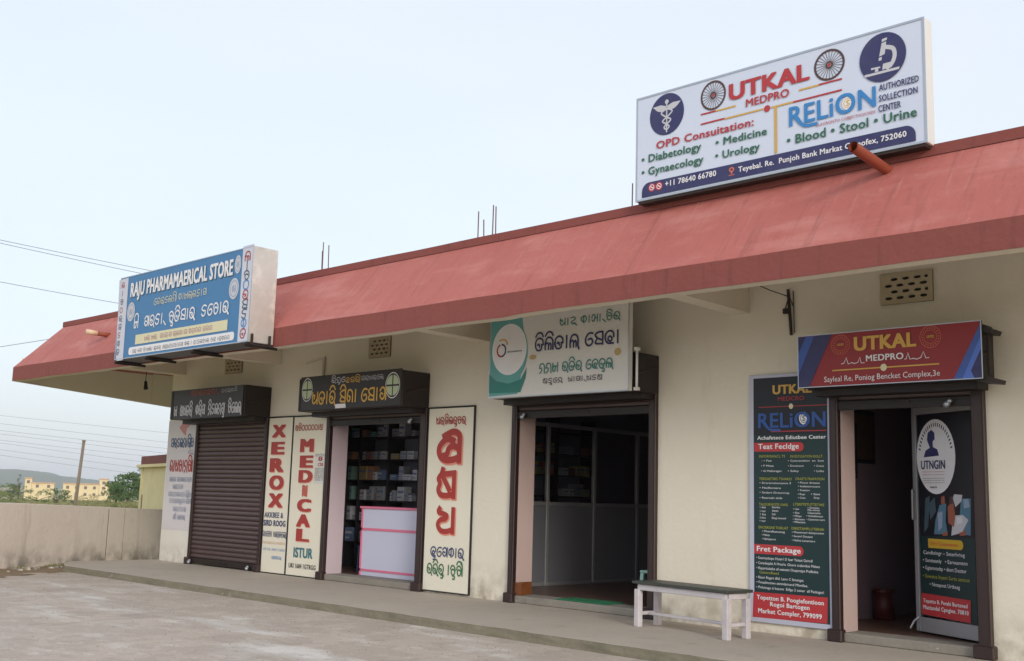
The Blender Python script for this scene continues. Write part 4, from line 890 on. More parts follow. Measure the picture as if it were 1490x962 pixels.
# ================================================================ SIGNS
def sign_box(name,label,cat,x0,x1,z0,z1,yf,yb,facem,sidem,fr=.02,group=None,frm='silver',underm=None):
    t=thing(name,label,cat,((x0+x1)/2,(yf+yb)/2,z0),0,group)
    mb=MB(); mb.bbox(x0,x1,yf+.006,yb,z0,z1,.006); mb.build('box',sidem,t)
    if underm: mb=MB(); mb.box(x0+.01,x1-.01,yf+.02,yb-.01,z0-.006,z0-.001); mb.build('underside',underm,t)
    mb=MB(); mb.quad((x0+fr,yf+.002,z0+fr),(x1-fr,yf+.002,z0+fr),(x1-fr,yf+.002,z1-fr),(x0+fr,yf+.002,z1-fr)); mb.build('print_face',facem,t)
    mb=MB(); 
    for a,b,c,d in ((x0,x1,z0,z0+fr),(x0,x1,z1-fr,z1),(x0,x0+fr,z0+fr,z1-fr),(x1-fr,x1,z0+fr,z1-fr)): mb.box(a,b,yf-.004,yf+.006,c,d)
    mb.build('edge_frame',frm,t); return t
t=sign_box('rooftop_signboard','large pale lightbox sign with two wheels and red lettering standing on the canopy','signboard',3.215,6.61,4.77,6.00,-1.45,-1.28,'bigsign','offw',.022)
draw('big',t)
mb=MB(); mb.box(3.25,6.58,-1.44,-1.30,4.742,4.768); mb.build('base_angle','iron',t)
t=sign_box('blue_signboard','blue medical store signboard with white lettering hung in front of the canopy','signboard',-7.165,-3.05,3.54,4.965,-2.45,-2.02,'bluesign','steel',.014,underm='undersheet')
draw('blue',t)
vertical_glyphs(t,-7.06,3.6,4.9,.10,-2.456,['redp','slate','navy'],9); vertical_glyphs(t,-3.19,3.6,4.9,.15,-2.456,['redp','slate','slate','azure'],9)
for x in (-7.1,-6.05,-4.6,-3.1):
    mb=MB(); mb.box(x-.02,x+.02,-2.47,-1.9,3.500,3.532); mb.box(x-.02,x-.012,-2.47,-1.9,3.47,3.5); mb.build('support_angle','iron',t)
for x,y in ((-3.03,-2.10),(-3.03,-2.4)): mb=MB(); mb.box(x,x+.012,y-.02,y+.02,3.5,3.66); mb.build('support_upright','iron',t)
t=sign_box('teal_signboard','white and teal digital service signboard over the third shop','signboard',.07,2.48,2.735,3.93,-.6,-.52,'offw','offw',.012)
mb=MB(); P=[(.09,2.76),(.62,2.775)]+[(.62+.10*math.sin(a*math.pi/8*.9),2.775+(3.9-2.775)*a/8) for a in range(1,9)]+[(.09,3.9)]
mb.poly([(x,-.601,z) for x,z in P]); mb.build('printed_patch',ink('tealc'),t); draw('digi',t)
for x in (.3,1.2,2.2): mb=MB(); mb.box(x,x+.03,-.52,-.47,2.9,3.1); mb.build('fixing_strut','iron',t)
tl=thing('tube_light','white tube light fixed upright beside the teal signboard','light',(2.53,-.5,2.8)); mb=MB(); mb.tube([(2.53,-.5,2.78),(2.53,-.5,3.24)],.016,8); mb.build('tube',ink('white'),tl,smooth=True)
for z in (2.76,3.25): mb=MB(); mb.bbox(2.50,2.56,-.53,-.47,z-.02,z+.02,.004); mb.build('end_cap','offw',tl)
t=sign_box('red_signboard','red signboard with blue corners and gold lettering above the glass door','signboard',4.712,6.675,2.66,3.225,-.5,-.47,'redsign','iron',.008); draw('utk',t)
mb=MB(); mb.prism_y([(6.60,3.21),(6.76,3.14),(6.74,3.10),(6.60,3.12)],-.46,-.2); mb.prism_y([(6.60,2.69),(6.78,2.66),(6.77,2.62),(6.60,2.64)],-.46,-.2); mb.box(6.68,6.70,-.40,-.3,2.7,3.15); mb.build('torn_bracket','iron',t)
t=sign_box('black_signboard','black signboard with white script and a rust red line over the closed shutter','signboard',-8.5,-6.07,2.69,3.24,-.57,-.552,'signface1','signface1',.008,frm='hood'); draw('h1',t)
t=sign_box('black_signboard','black signboard with golden script between two pale green cross badges','signboard',-4.35,-1.80,2.72,3.27,-.57,-.552,'signface1','signface1',.008,frm='hood'); draw('h2',t)
def board(name,label,x0,x1,z0,z1,pl,fr=.018,right=True):
    t=thing(name,label,'sign board',((x0+x1)/2,-.02,z0)); mb=MB(); mb.box(x0,x1,-.028,-.004,z0,z1); mb.build('panel','board',t)
    mb=MB(); mb.box(x0-fr,x1+fr,-.034,-.006,z1,z1+fr*1.4); mb.box(x0-fr,x0,-.034,-.006,z0,z1)
    mb.box(x0-fr,x1+fr,-.034,-.006,z0-.0,z0+.001) if z0<.02 else mb.box(x0-fr,x1+fr,-.034,-.006,z0-fr,z0)
    if right: mb.box(x1,x1+fr,-.034,-.006,z0,z1)
    mb.build('board_frame','boardblack',t); draw(pl,t); return t
board('painted_board','tall cream board painted XEROX in red, beside the closed shutter',-6.02,-5.30,.02,2.685,'xer')
t=board('painted_board','tall cream board painted MEDICAL in red with ISTUR in teal below',-5.262,-4.32,.02,2.68,'med',right=False)
board('painted_board','tall cream board with three big red Odia letters right of the pharmacy counter',-1.76,-.79,.04,2.70,'aus')
# notice stuck on the MEDICAL board
nt_=thing('paper_notice','small printed paper notice stuck on the MEDICAL board','notice',(-4.455,-.03,1.55)); mb=MB(); mb.box(-4.60,-4.31,-.0305,-.0295,1.55,2.05); mb.build('paper','offw',nt_)
for o in list(bpy.data.objects):
    if o.parent and o.parent.name==t.name and o.type=='MESH' and o.name.startswith('lettering'):
        xs_=[v.co.x+t.location.x for v in o.data.vertices]; zz=[v.co.z+t.location.z for v in o.data.vertices]
        if min(xs_)>-4.63 and max(xs_)<-4.29 and min(zz)>1.5 and max(zz)<2.1:
            d=t.location-nt_.location; o.parent=nt_; o.location=d
t=thing('pillar_signboard','pale grey painted panel with blue and red Odia script on the left corner pillar','sign board',(-9.0,-.01,.61)); mb=MB(); mb.box(-9.585,-8.49,-.0135,-.0085,.61,2.72); mb.build('panel','pilposter',t)
for r_ in range(len(ROWS)):
    if ROWS[r_][0]=='pil' and ROWS[r_][1]=='t':
        q=list(ROWS[r_]); ROWS[r_]=tuple(q)
draw('pil',t)
# tall poster
t=thing('tall_poster','tall dark green and navy laboratory price poster with red foot left of the glass door','poster',(4.33,-.03,.1))
mb=MB(); mb.bbox(3.81,4.835,-.032,-.004,.11,2.895,.004); mb.build('poster_frame','postframe',t)
mb=MB(); mb.quad((3.87,-.0325,.165),(4.80,-.0325,.165),(4.80,-.0325,2.2),(3.87,-.0325,2.2)); mb.build('poster_sheet','postergreen',t)
mb=MB(); mb.quad((3.87,-.0325,2.2),(4.80,-.0325,2.2),(4.80,-.0325,2.855),(3.87,-.0325,2.855)); mb.build('poster_head','posterdark',t)
draw('rel',t)
# glass door
DANG=0.46600; DX,DY=5.4066,0.7493
t=bpy.data.objects.new('glass_door',None); COL.objects.link(t); t.parent=B; t.location=(DX,DY,.12); t.rotation_euler=(0,0,-DANG)
t['label']='open aluminium door leaf covered by a health poster'
def dbox(x0,x1,z0,z1,m,name,y0=-.012,y1=.03): mb=MB(); mb.bbox(x0,x1,y0,y1,z0-.12,z1-.12,.003); return mb.build(name,m,t,local=True)
dbox(0,.06,.12,2.56,'alu','door_stile'); dbox(.92,1.0,.12,2.56,'alu','door_stile'); dbox(.062,.918,.12,.27,'alu','door_rail'); dbox(.062,.918,2.44,2.56,'alu','door_rail')
dbox(.062,.918,.272,2.438,'glass','door_pane',.006,.012)
mb=MB(); z=lambda a:a-.12
mb.quad((.08,-.0,z(.29)),(.90,-.0,z(.29)),(.90,-.0,z(1.13)),(.08,-.0,z(1.13))); mb.build('poster_sheet','postergreen',t,local=True)
mb=MB(); mb.quad((.08,-.0,z(1.13)),(.90,-.0,z(1.13)),(.90,-.0,z(2.43)),(.08,-.0,z(2.43))); mb.build('poster_head','posterdark',t,local=True)
mb=MB(); mb.tube([(.03,-.012,z(1.3)),(.03,-.05,z(1.3)),(.03,-.05,z(1.62)),(.03,-.012,z(1.62))],.01,6); mb.build('door_handle','alu',t,local=True)
mb=MB(); mb.tube([(.06,-.02,z(.27)),(.0,-.04,z(.22)),(-.04,-.06,z(.14))],.01,6); mb.build('door_tie',ink('pale'),t,local=True)
e_=bpy.data.objects.new('print',None)
cut=[]
for i,r_ in enumerate(ROWS):
    if r_[0]=='door':
        q=list(r_)
        if q[1]=='t': q[5]=max(q[5],.09);q[6]=min(q[6],.9); q[7]-=.12
        elif q[1]=='c': q[6]-=.12; q[5]=.08+.99*q[7] if False else q[5]
        else: q[5]=[(min(max(a,.081),.899),b-.12) for a,b in q[5]]
        ROWS[i]=tuple(q)
draw('door',t,local=True)
bpy.data.objects.remove(e_)

# ================================================================ THINGS IN AND AROUND THE SHOPS
# counter
t=thing('shop_counter','white shop counter with pink trim inside the pharmacy doorway','counter',(-2.7,.6,.1))
mb=MB(); mb.box(-3.76,-1.98,.37,.80,.10,1.17); mb.build('counter_body','counterw',t)
mb=MB(); mb.bbox(-3.80,-1.96,.34,.84,1.17,1.205,.006); mb.build('counter_top','counterp',t)
for a,b,c,d in ((-3.77,-1.97,.82,.86),(-3.77,-1.97,.17,.205),(-3.77,-3.735,.10,1.17)):
    mb=MB(); mb.box(a,b,.358,.3695,c,d); mb.build('trim_strip','counterp',t)
# rack
t=thing('medicine_rack','dark wall rack full of medicine cartons behind the counter','shelf',(-3.5,1.5,.1))
DV=[-5.5,-5.156,-4.34,-3.53,-2.72,-1.9]; SZ=[.15,.55,.93,1.29,1.644,2.005,2.40,2.9]
for x in DV: mb=MB(); mb.bbox(x-.014,x+.014,1.33,1.68,.1,2.9,.003); mb.build('divider','shelf',t)
for z in SZ[1:]:
    mb=MB(); mb.bbox(DV[0]+.016,DV[-1]-.016,1.34,1.68,z-.012,z+.012,.003); mb.build('shelf_board','shelf',t)
LV=['floor','bottom','second','third','fourth','fifth','top']
proto={}
cn={'bxw':'white','bxg':'grey','bxr':'red','bxy':'mustard','bxb':'blue','bxm':'mint','bxo':'orange'}
def carton(m,w,d,h):
    k=(m,round(w,2),round(h,2))
    if k not in proto:
        mb=MB(); mb.bbox(-w/2,w/2,-d/2,d/2,0,h,.004); mb.mi=[0]*len(mb.f); mb.cur=1
        mb.add([(-w*.42,-d/2-.001,h*.55),(w*.42,-d/2-.001,h*.55),(w*.42,-d/2-.001,h*.72),(-w*.42,-d/2-.001,h*.72)],[(0,1,2,3)])
        mb.add([(-w*.42,-d/2-.001,h*.2),(w*.1,-d/2-.001,h*.2),(w*.1,-d/2-.001,h*.3),(-w*.42,-d/2-.001,h*.3)],[(0,1,2,3)])
        o=mb.build('medicine_carton',[m,'bxb' if m!='bxb' else 'bxw']); proto[k]=o.data; bpy.data.objects.remove(o)
    o=bpy.data.objects.new('medicine_carton',proto[k]); COL.objects.link(o); return o
random.seed(11); ORD='first second third fourth fifth sixth seventh eighth ninth tenth'.split()
for li in range(1,7):
    for bi in range(len(DV)-1):
        if bi==3 and li<3 or bi==4: continue
        nc_=-1; x=DV[bi]+.03; xe=DV[bi+1]-.03; zt=SZ[li+1]-SZ[li]-.04; side=['left end','second','third','fourth'][bi]
        while x<xe-.05:
            w_=random.choice([.08,.11,.14,.2]); h_=min(zt,random.choice([.1,.14,.18,.24])); 
            if x+w_>xe: break
            if random.random()<.13: x+=w_; continue
            m=random.choices(['bxw','bxg','bxm','bxb','bxr','bxy','bxo'],[8,4,2,1,1 if li in(2,5,6) else .2,1.2,.8])[0]
            o=carton(m,w_,.16,h_); o.location=(x+w_/2,1.44+random.uniform(-.03,.04),SZ[li]+.0125); o.rotation_euler=(0,0,random.uniform(-.15,.15))
            nc_=nc_+1; tag(o,f'{cn[m]} carton, {ORD[nc_]} from the left on the {LV[li]} shelf, {side} bay of pharmacy rack','carton','medicine cartons on the pharmacy rack'); x+=w_+random.uniform(.006,.03)
for x,m,h in ((-2.35,'bxw',.16),(-2.22,'bxm',.13),(-2.1,'bxw',.17)):
    o=carton(m,.1,.1,h); o.location=(x,.45,1.206); tag(o,{-2.35:'leftmost white carton on the counter top',-2.22:'mint carton between two white ones on the counter top',-2.1:'rightmost white carton on the counter top'}[x],'carton','cartons on the counter')
# cabinet frame seen through the doorway top-left
t=thing('blue_stool','dark blue plastic stool behind the counter','stool',(-4.25,.95,.1)); mb=MB(); mb.bbox(-4.42,-4.08,.8,1.1,.5,.54,.01); mb.build('seat','bluepl',t)
for sx in(-4.4,-4.1):
    for sy in(.82,1.08): mb=MB(); mb.tube([(sx,sy,.1),(sx+(.02 if sx<-4.2 else -.02),sy,.51)],.018,6); mb.build('leg','bluepl',t)
# wall shelf behind the glass partition of the third shop
t=thing('office_rack','dark rack with files and boxes behind the glass partition','shelf',(-1.2,1.5,.1))
for z in (1.45,1.78,2.12,2.46): mb=MB(); mb.bbox(-1.33,-1.03,.5,3.0,z-.01,z+.01,.003); mb.build('shelf_board','shelf',t)
for y in (.5,1.3,2.1,3.0): mb=MB(); mb.bbox(-1.33,-1.03,y-.012,y+.012,.1,2.7,.003); mb.build('divider','shelf',t)
for zi,z in enumerate((1.46,1.79,2.13)):
    y=.56; nc_=-1
    while y<2.85:
        w_=random.choice([.1,.14,.2]); 
        if random.random()<.75 and not any(abs(y+w_/2-q)<w_/2+.03 for q in (1.3,2.1)):
            m=random.choice(['bxw','bxg','bxy','bxb','bxr']); o=carton(m,w_,.16,random.choice([.12,.16,.2])); o.location=(-1.12,y+w_/2,z); o.rotation_euler=(0,0,math.pi/2)
            nc_+=1; tag(o,f'{cn[m]} box, {(ORD+["eleventh","twelfth","last","last"])[nc_]} from the doorway on the {["lowest","middle","upper"][zi]} shelf behind the glass partition','box','boxes behind the glass partition')
        y+=w_+.03
# door mat
t=thing('door_mat','green grass-pattern door mat on the step of the third shop','mat',(1.25,.2,.1)); mb=MB(); mb.bbox(.82,1.66,.03,.42,.098,.112,.005); mb.build('mat_pile','greenmat',t)
# mint stool
t=thing('plastic_stool','pale mint plastic stool just inside the third shop','stool',(2.02,.62,.1)); mb=MB(); mb.bbox(1.86,2.18,.47,.77,.50,.535,.012); mb.build('seat','mintp',t)
for sx in(-1,1):
    for sy in(-1,1): mb=MB(); mb.prism_y([(2.02+sx*.13-.025,.505),(2.02+sx*.13+.025,.505),(2.02+sx*.17+.02,.1),(2.02+sx*.17-.02,.1)],.62+sy*.12-.015,.62+sy*.12+.015); mb.build('leg','mintp',t)
# bench
t=thing('bench','low bench with a slate top and chipped lilac painted legs on the platform','bench',(3.39,-.66,0),R(-8.0)); 
def bl(name,m,*a,b=.006): mb=MB(); mb.bbox(*a,b); return mb.build(name,m,t,local=True)
bl('bench_top','benchtop',-.585,.845,-.285,.125,.48,.512)
for sx in (-.525,.785):
    for sy in (-.235,.075): bl('leg','benchleg',sx-.037,sx+.037,sy-.035,sy+.035,0,.42)
for sy in (-.235,.075): bl('apron','benchleg',-.525,.785,sy-.02,sy+.02,.41,.479)
for sx in (-.525,.785): bl('apron','benchleg',sx-.021,sx+.021,-.213,.053,.41,.478); bl('stretcher','benchleg',sx-.018,sx+.018,-.198,.038,.13,.17)
bl('stretcher','benchleg',-.505,.765,-.10,-.065,.13,.165)
# fourth shop
t=thing('picture_frame','dark framed picture high on the mauve wall of the fourth shop','picture',(4.37,1.6,1.9)); mb=MB(); mb.box(4.352,4.38,1.35,1.95,1.95,2.6); mb.build('frame','shelf',t); mb=MB(); mb.box(4.38,4.384,1.4,1.9,2.0,2.55); mb.build('picture',mat('sepia print','#5b4438',.5,n=.8,ns=8,hx2='#2b2524'),t)
t=thing('wall_cabinet','black wall cabinet beside the framed picture in the fourth shop','cabinet',(4.45,.9,1.7)); mb=MB(); mb.bbox(4.352,4.55,.6,1.15,1.75,2.4); mb.build('cabinet_body','blackf',t); mb=MB(); mb.bbox(4.55,4.56,.62,1.13,1.78,2.37,.002); mb.build('cabinet_door','shelf',t)
t=thing('red_stool','small dark red plastic stool against the wall of the fourth shop','stool',(4.55,1.75,.1)); mb=MB(); mb.tube([(4.55,1.75,.1),(4.55,1.75,.42)],.13,14,r1=.10); mb.build('stool_body','redpl',t,smooth=True); mb=MB(); mb.tube([(4.55,1.75,.42),(4.55,1.75,.455)],.125,14); mb.build('seat','redpl',t)
t=thing('office_desk','black covered desk deep inside the fourth shop','desk',(5.5,3.0,.1)); mb=MB(); mb.bbox(4.9,6.3,2.5,3.2,.8,.86); mb.build('desk_top','blackf',t)
for sx in (4.95,6.2): mb=MB(); mb.bbox(sx,sx+.05,2.55,3.15,.1,.8); mb.build('side_panel','blackf',t)
mb=MB(); mb.box(5.0,6.2,2.6,2.62,.2,.8); mb.build('front_panel','blackf',t)
t=thing('office_chair','black padded chair beside the desk in the fourth shop','chair',(5.2,2.1,.1)); mb=MB(); mb.bbox(4.95,5.4,1.9,2.3,.5,.58,.02); mb.build('seat','blackf',t); mb=MB(); mb.bbox(4.95,5.4,2.3,2.36,.58,1.15,.02); mb.build('backrest','blackf',t)
for sx in(4.98,5.37):
    for sy in(1.93,2.3): mb=MB(); mb.tube([(sx,sy,.1),(sx,sy,.52)],.015,6); mb.build('leg','iron',t)

# ================================================================ BOUNDARY WALL, SHED, POLE
t=thing('boundary_wall','low stained concrete boundary wall left of the shops','wall',(-10.6,-.6,-.1))
ax,ay=-7.9,-5.95; bx,by=-13.6,5.35; L=math.hypot(bx-ax,by-ay); ux,uy=(bx-ax)/L,(by-ay)/L; nx_,ny_=-uy,ux
if nx_>0: nx_,ny_=-nx_,-ny_
def wallseg(s0,s1,th,name,off=0,dz=0):
    mb=MB(); n=max(1,int((s1-s0)/.2))
    for i in range(n+1):
        s=s0+(s1-s0)*i/n; x,y=ax+ux*s,ay+uy*s; zt=1.155-.0265*s+.012*mnoise.noise((s*1.5,0,0))+dz
        for o,z in ((off,-.16),(off,zt-.012),(off+.015,zt),(th-.015,zt),(th,zt-.012),(th,-.5)): mb.v.append((x+nx_*o,y+ny_*o,z))
    mb.f=[(i*6+k,i*6+k+1,(i+1)*6+k+1,(i+1)*6+k) for i in range(n) for k in range(5)]+[tuple(range(6)),tuple(range(n*6,n*6+6))[::-1]]
    return mb.build(name,'bwall',t)
#crease and pilaster positions
wallseg(0,5.93,.2,'wall_panel'); wallseg(5.965,6.45,.2,'pier',.0,.0); wallseg(6.475,L,.2,'wall_panel',.004)
for s0,s1 in ((5.93,5.965),(6.45,6.475)):
    mb=MB(); q=[(ax+ux*s+nx_*o,ay+uy*s+ny_*o) for s,o in ((s0,.012),(s1,.012),(s1,.19),(s0,.19))]; mb.add([(x,y,z) for z in (-.2,.965) for x,y in q],[(0,3,2,1),(4,5,6,7),(0,1,5,4),(1,2,6,5),(2,3,7,6),(3,0,4,7)]); mb.build('joint','joint',t)
# rubble along the wall foot
random.seed(5)
for k in range(46):
    s=random.uniform(1.0,5.2); d=random.uniform(.03,.42); r_=random.choice([.012,.018,.03,.045]) if k>6 else .06
    x,y=ax+ux*s-nx_*d,ay+uy*s-ny_*d
    bm=bmesh.new(); bmesh.ops.create_icosphere(bm,subdivisions=1,radius=r_)
    for v in bm.verts: v.co=Vector((v.co.x*random.uniform(.8,1.5),v.co.y*random.uniform(.8,1.4),v.co.z*random.uniform(.4,.8)))
    me=bpy.data.meshes.new('stone'); bm.to_mesh(me); bm.free(); me.materials.append(MT['bwall'] if k%3 else MT['step']); o=bpy.data.objects.new('stone',me); COL.objects.link(o); o.location=(x,y,-.085)
    tag(o,'pale broken stone lying in the dirt at the foot of the boundary wall' if k%3 else 'grey cement lump lying in the dirt at the foot of the boundary wall','stone','rubble along the boundary wall')
# weeds / leaf litter
mb=MB()
for k in range(1500):
    s=random.uniform(1.2,5.4); d=abs(random.gauss(0,.12)); x,y=ax+ux*s-nx_*d,ay+uy*s-ny_*d; 
    if mnoise.noise((s*1.4,0,7))<-.05: continue
    h=random.uniform(.015,.07); a=random.uniform(0,6.28); c,s_=math.cos(a)*h*.35,math.sin(a)*h*.35; lx,ly=random.uniform(-.03,.03),random.uniform(-.03,.03)
    mb.add([(x-c,y-s_,-.1),(x+c,y+s_,-.1),(x+lx,y+ly,-.1+h)],[(0,1,2)])
tag(mb.build('weeds','leaf2'),'dry grass and weeds along the foot of the boundary wall','weeds',kind='stuff')
# yellow shed
t=thing('yellow_shed','small yellow flat roofed shed with a dark red parapet behind the boundary wall','shed',(-17.5,4.2,-.3),0)
def rp_(u,v): # u along the front face, v back
    c,s=math.cos(R(-16)),math.sin(R(-16)); return (-19.5+u*c-v*s,4.65+u*s+v*c)
def rbox(u0,u1,v0,v1,z0,z1,m,name):
    mb=MB(); p=[rp_(u0,v0),rp_(u1,v0),rp_(u1,v1),rp_(u0,v1)]; mb.add([(x,y,z) for z in (z0,z1) for x,y in p],[(0,3,2,1),(4,5,6,7),(0,1,5,4),(1,2,6,5),(2,3,7,6),(3,0,4,7)]); return mb.build(name,m,t)
rbox(0,4.4,0,3.5,-.4,1.98,'shedwall','wall'); rbox(-.28,4.5,-.12,3.6,1.98,2.06,'shedwall','roof_slab'); rbox(-.0,4.4,-.05,3.5,2.06,2.30,'shedred','parapet'); rbox(.22,.30,-.012,-.0,.3,1.2,'farwin','dark_streak'); rbox(-.03,.18,-.03,.0,-.4,1.975,'shedwall','corner_strip')
# pole
t=thing('wooden_pole','leaning weathered wooden pole standing in the field behind the boundary wall','pole',(-25.6,5.67,-.4)); mb=MB(); mb.tube([(-25.75,5.5,-.5),(-25.66,5.58,1.2),(-25.60,5.64,2.9)],.065,10,r1=.05); mb.build('pole_shaft','wood',t,smooth=True)
mb=MB(); mb.tube([(-25.60,5.64,2.895),(-25.60,5.64,2.93)],.07,10); mb.build('pole_cap','wood',t)

# ================================================================ CABLES
def cable(p,q,sag,r,label,group,ext=1.0):
    p,q=Vector(p),Vector(q); d=q-p; a=p-d*ext; b=q+d*ext; pts=[]
    for i in range(25):
        u=i/24; v=a.lerp(b,u); v.z-=sag*4*u*(1-u)-sag*4*(ext/(1+2*ext))*(1-ext/(1+2*ext)); pts.append(v)
    mb=MB(); mb.tube(pts,r,5); o=mb.build('power_cable','wire'); tag(o,label,'cable',group)
low=[((-45.26,10.51,4.72),(-41.95,17.64,4.25)),((-45.25,10.54,4.32),(-41.94,17.67,3.76)),((-45.24,10.57,3.98),(-41.92,17.69,3.44)),((-45.23,10.58,3.81),(-41.92,17.71,3.19)),((-45.22,10.61,3.51),(-42.55,16.53,3.03)),((-45.22,10.62,3.37),(-42.54,16.55,2.72)),((-45.21,10.65,3.04),(-42.52,16.57,2.4)),((-45.2,10.67,2.77),(-42.59,16.44,2.08))]
onm=['topmost','second from top','third from top','fourth from top','fourth from bottom','third from bottom','second from bottom','lowest']
for (p,q),nm in zip(low,onm): cable(p,q,.12,.0055,f'{nm} of the faint cables crossing the sky over the field','cables over the field',1.5)
cable((-26.79,2.81,9.47),(-25.02,6.88,8.98),.1,.009,'upper cable of the pair running behind the blue signboard','cables behind the blue signboard',1.2)
cable((-26.78,2.82,9.36),(-25.06,6.79,8.83),.1,.009,'lower cable of the pair running behind the blue signboard','cables behind the blue signboard',1.2)
cable((-26.74,2.93,8.05),(-25.37,6.15,7.71),.08,.009,'single cable reaching the blue signboard at mid height','cables behind the blue signboard',1.2)
cable((-26.68,3.11,5.91),(-26.23,4.22,6.22),.0,.009,'cable rising to the left tip of the red canopy','cables behind the blue signboard',2)

# ================================================================ PLANTS AND FAR BUILDINGS
def leafcloud(mb,cx,cy,cz,rx,ry,rz,n,ls,rnd):
    for _ in range(n):
        while True:
            a,b,c=[rnd.uniform(-1,1) for _ in range(3)]
            if .25<a*a+b*b+c*c<1: break
        x,y,z=cx+a*rx,cy+b*ry,cz+c*rz; s=ls*rnd.uniform(.6,1.4)
        u=Vector([rnd.uniform(-1,1) for _ in range(3)]).normalized(); v=u.orthogonal().normalized()*s*.55; u=u*s; p=Vector((x,y,z))
        mb.add([p-u,p+v,p+u,p-v],[(0,1,2,3)])
def tree(x,y,h,wd,m,label,cat='tree',seed=0,trunk=True,n=26,lv=60,group=None):
    rnd=random.Random(seed); z0=tz(x,y); t=thing('tree' if trunk else 'bush',label,cat,(x,y,z0),0,group)
    mb=MB(); tops=[]
    mb.tube([(x,y,z0-.2),(x+.03*h,y,z0+h*.25),(x,y+.02*h,z0+h*.5)],.035*h,7,r1=.02*h)
    for k in range(5):
        a=k*1.26+rnd.random(); e=(x+math.cos(a)*wd*.3,y+math.sin(a)*wd*.3,z0+h*rnd.uniform(.55,.85)); mb.tube([(x,y,z0+h*.3),((x+e[0])/2,(y+e[1])/2,z0+h*.55),e],.014*h,5,r1=.004*h)
    mb.build('trunk' if trunk else 'stems','trunk',t)
    mb=MB(); lo=.3 if trunk else .08
    for k in range(n):
        a=rnd.uniform(0,6.28); q=rnd.uniform(lo,1)**.9; rr=wd*.42*math.sqrt(max(0,1-((q-.5)/.55)**2))*rnd.uniform(.4,1); r_=min(h,wd*1.1)*rnd.uniform(.09,.15)
        leafcloud(mb,x+rr*math.cos(a),y+rr*math.sin(a),z0+q*h*.9,r_*1.2,r_*1.2,r_*.8,lv,min(h,wd)*.028,rnd)
    mb.build('crown',m,t)
def polar(px_dir,D): return (10.71+px_dir[0]*D,-11.1+px_dir[1]*D)
AZ=dict(zip(range(0,281,20),[(-.932,.3625),(-.9282,.3721),(-.9243,.3816),(-.9203,.3913),(-.9161,.401),(-.9118,.4107),(-.9073,.4205),(-.9027,.4303),(-.8979,.4402),(-.893,.45),(-.888,.4599),(-.8828,.4698),(-.8774,.4797),(-.8719,.4896),(-.8663,.4995)]))
def az(x):
    i=max(0,min(260,int(x//20)*20)); t=(x-i)/20; a,b=AZ[i],AZ[i+20]; return (a[0]+(b[0]-a[0])*t,a[1]+(b[1]-a[1])*t)
x,y=polar(az(186),120); tree(x,y,4.1,4.6,'leaf0','round dark green tree with a full crown left of the yellow shed',seed=1,n=46)
x,y=polar(az(170),112); tree(x,y,2.9,2.2,'leaf0','smaller green tree joined to the left side of the round tree',seed=2,n=24)
x,y=polar(az(205),160); tree(x,y,6.2,2.6,'leaf3','taller hazy tree half hidden by the yellow shed',seed=3)
x,y=polar(az(28),420); tree(x,y,10.0,2.0,'leaf3','thin dark tree beside the left tower of the far building',seed=4)
x,y=polar(az(18),380); tree(x,y,5.4,6,'leaf3','low dark tree in front of the hills at far left',seed=14)
bs=[(3,70,1.7,3.6,1,'yellow green bush at the far left over the boundary wall'),(14,60,1.2,2.6,1,'small bush next to the far left bush'),(38,72,1.2,3.4,1,'low green bush in front of the left wing of the far building'),(84,150,3.5,5.5,0,'green bush between the two wings of the far building'),(100,62,1.0,2.8,1,'olive bush left of the wooden pole'),
 (125,75,1.4,2.6,2,'dry olive bush right of the wooden pole'),(143,80,1.6,3.4,2,'straw coloured bush in front of the far building'),(165,70,1.3,3.0,2,'dry bush below the round tree'),(180,62,1.2,2.8,1,'green bush below the round tree'),(196,58,1.3,2.2,2,'dry bush touching the yellow shed'),
 (55,180,3.2,9,1,'wide hazy green thicket below the left wing'),(20,220,4.2,12,1,'wide hazy green thicket at far left'),(110,200,2.6,9,2,'dry thicket below the right wing'),(145,230,3.1,12,2,'dry thicket at the right end of the far building')]
for i,(px,D,h,wd,m,lab) in enumerate(bs):
    x,y=polar(az(px),D); tree(x,y,h*(.72 if 35<px<160 else .9),wd,'leaf%d'%m,lab,'bush',20+i,False,30,45,'bushes in the field')
# field scrub (uncountable)
mb=MB(); rnd=random.Random(3)
for k in range(9000):
    px=rnd.uniform(-10,225); D=rnd.uniform(45,260); x,y=polar(az(max(0,px)),D)
    if mnoise.noise((x*.05,y*.08,2))<.02: continue
    h=rnd.uniform(.15,.5)*(.5+D/160); a=rnd.uniform(0,3.14); c,s_=math.cos(a)*h*.5,math.sin(a)*h*.5; z=tz(x,y)
    mb.add([(x-c,y-s_,z),(x+c,y+s_,z),(x+c*.6+rnd.uniform(-.1,.1),y+s_*.6,z+h),(x-c*.6,y-s_*.6,z+h*rnd.uniform(.6,1))],[(0,1,2,3)])
tag(mb.build('scrub','leaf2'),'dry scrub and grass covering the field behind the boundary wall','scrub',kind='stuff')
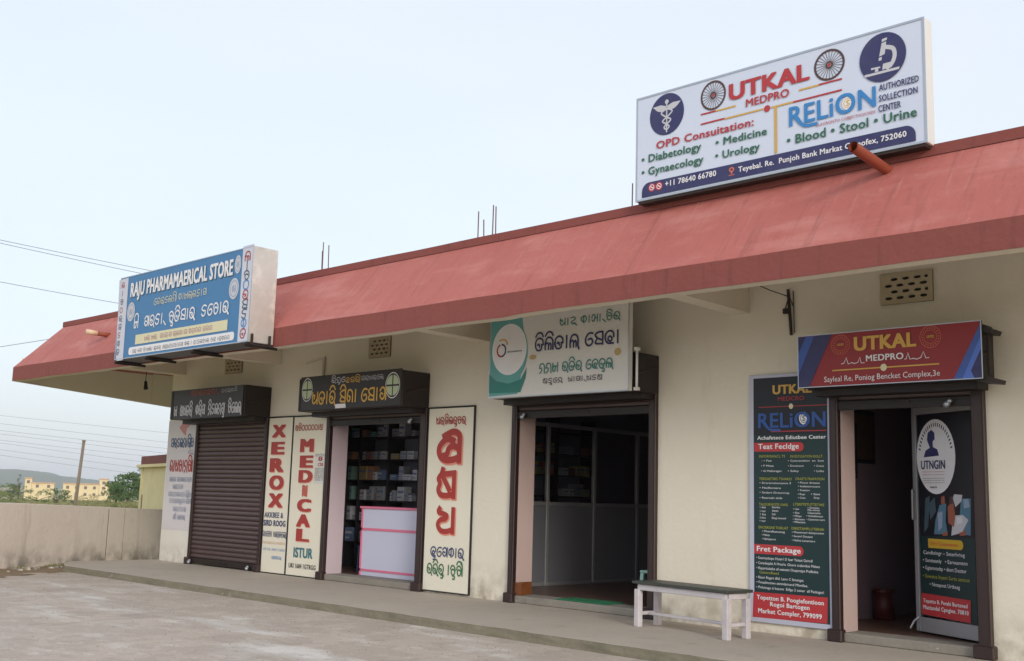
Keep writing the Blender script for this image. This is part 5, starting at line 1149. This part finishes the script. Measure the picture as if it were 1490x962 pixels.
# far building: two wings
def farb(name,label,secs,towers,rows):
    x0,y0=polar(az(secs[0][0]),480); t=thing(name,label,'building',(x0,y0,-5))
    for (pa,pb,zt,zb) in secs:
        a=polar(az(pa),480); b=polar(az(pb),480); ux=(b[0]-a[0]);uy=(b[1]-a[1]);L=math.hypot(ux,uy); ux/=L;uy/=L; vx,vy=-abs(uy),abs(ux)*(1 if uy>0 else 1)*0+.0
        vx,vy=-.9,.42; 
        def pb_(s0,s1,d0,d1,z0,z1,m,nm):
            mb=MB(); p=[(a[0]+ux*s+vx*d,a[1]+uy*s+vy*d) for s,d in((s0,d0),(s1,d0),(s1,d1),(s0,d1))]
            mb.add([(x,y,z) for z in (z0,z1) for x,y in p],[(0,3,2,1),(4,5,6,7),(0,1,5,4),(1,2,6,5),(2,3,7,6),(3,0,4,7)]); return mb.build(nm,m,t)
        pb_(0,L,0,10,zb,zt,'farwall','wall'); pb_(-.3,L+.3,-.4,10.4,zt,zt+.35,'farroof','roof_edge')
        for zr in rows(zt,zb):
            n=max(1,int(L/3.3))
            for i in range(n):
                s=L*(i+.5)/n; pb_(s-.55,s+.55,-.12,-.0,zr,zr+1.15,'farwin','window')
farb('far_building','far cream two storey building, short left wing with a stair tower',[(36,46,3.8,-5),(46.3,79,2.0,-5)],[],lambda zt,zb:[zt-1.7] if zt<3 else [zt-1.9])
farb('far_building','far cream two storey building, long right wing with a roof tower',[(92,144,2.1,-5),(144.3,157,4.3,-5),(157.3,168,2.1,-5)],[],lambda zt,zb:[zt-1.9,zt-4.6] if zt<3 else [zt-2,zt-4.1,zt-6.6])

# loose grit on the yard (uncountable)
mb=MB(); rnd=random.Random(9)
for k in range(2600):
    x=rnd.uniform(-8,9); y=-2.36-abs(rnd.gauss(0,1.6)) if k%3 else rnd.uniform(-9,-2.4)
    if x< -8.2+(-2.4-y)*.3: continue
    r_=rnd.choice([.003,.004,.005,.007,.011]); a=rnd.uniform(0,6.28); p=[(x+r_*math.cos(a+q)*rnd.uniform(.7,1.3),y+r_*math.sin(a+q)*rnd.uniform(.7,1.3),-.1) for q in (0,2.1,4.2)]
    mb.add(p+[(x,y,-.1+r_*.8)],[(0,1,3),(1,2,3),(2,0,3)])
tag(mb.build('grit','step'),'loose grit and small stones scattered on the concrete yard','grit',kind='stuff')

# ================================================================ HAZE
hm=bpy.data.materials.new('haze'); hm.use_nodes=True; t_=hm.node_tree; t_.nodes.clear()
vo=t_.nodes.new('ShaderNodeVolumePrincipled'); vo.inputs['Color'].default_value=(.93,.96,1,1); vo.inputs['Density'].default_value=.00022; vo.inputs['Anisotropy'].default_value=0
oo=t_.nodes.new('ShaderNodeOutputMaterial'); t_.links.new(vo.outputs[0],oo.inputs['Volume']); MT['haze']=hm
mb=MB(); mb.box(-4200,1600,-1600,4200,-40,60); tag(mb.build('haze','haze'),'pale even haze filling the air over the whole place','haze',kind='stuff')
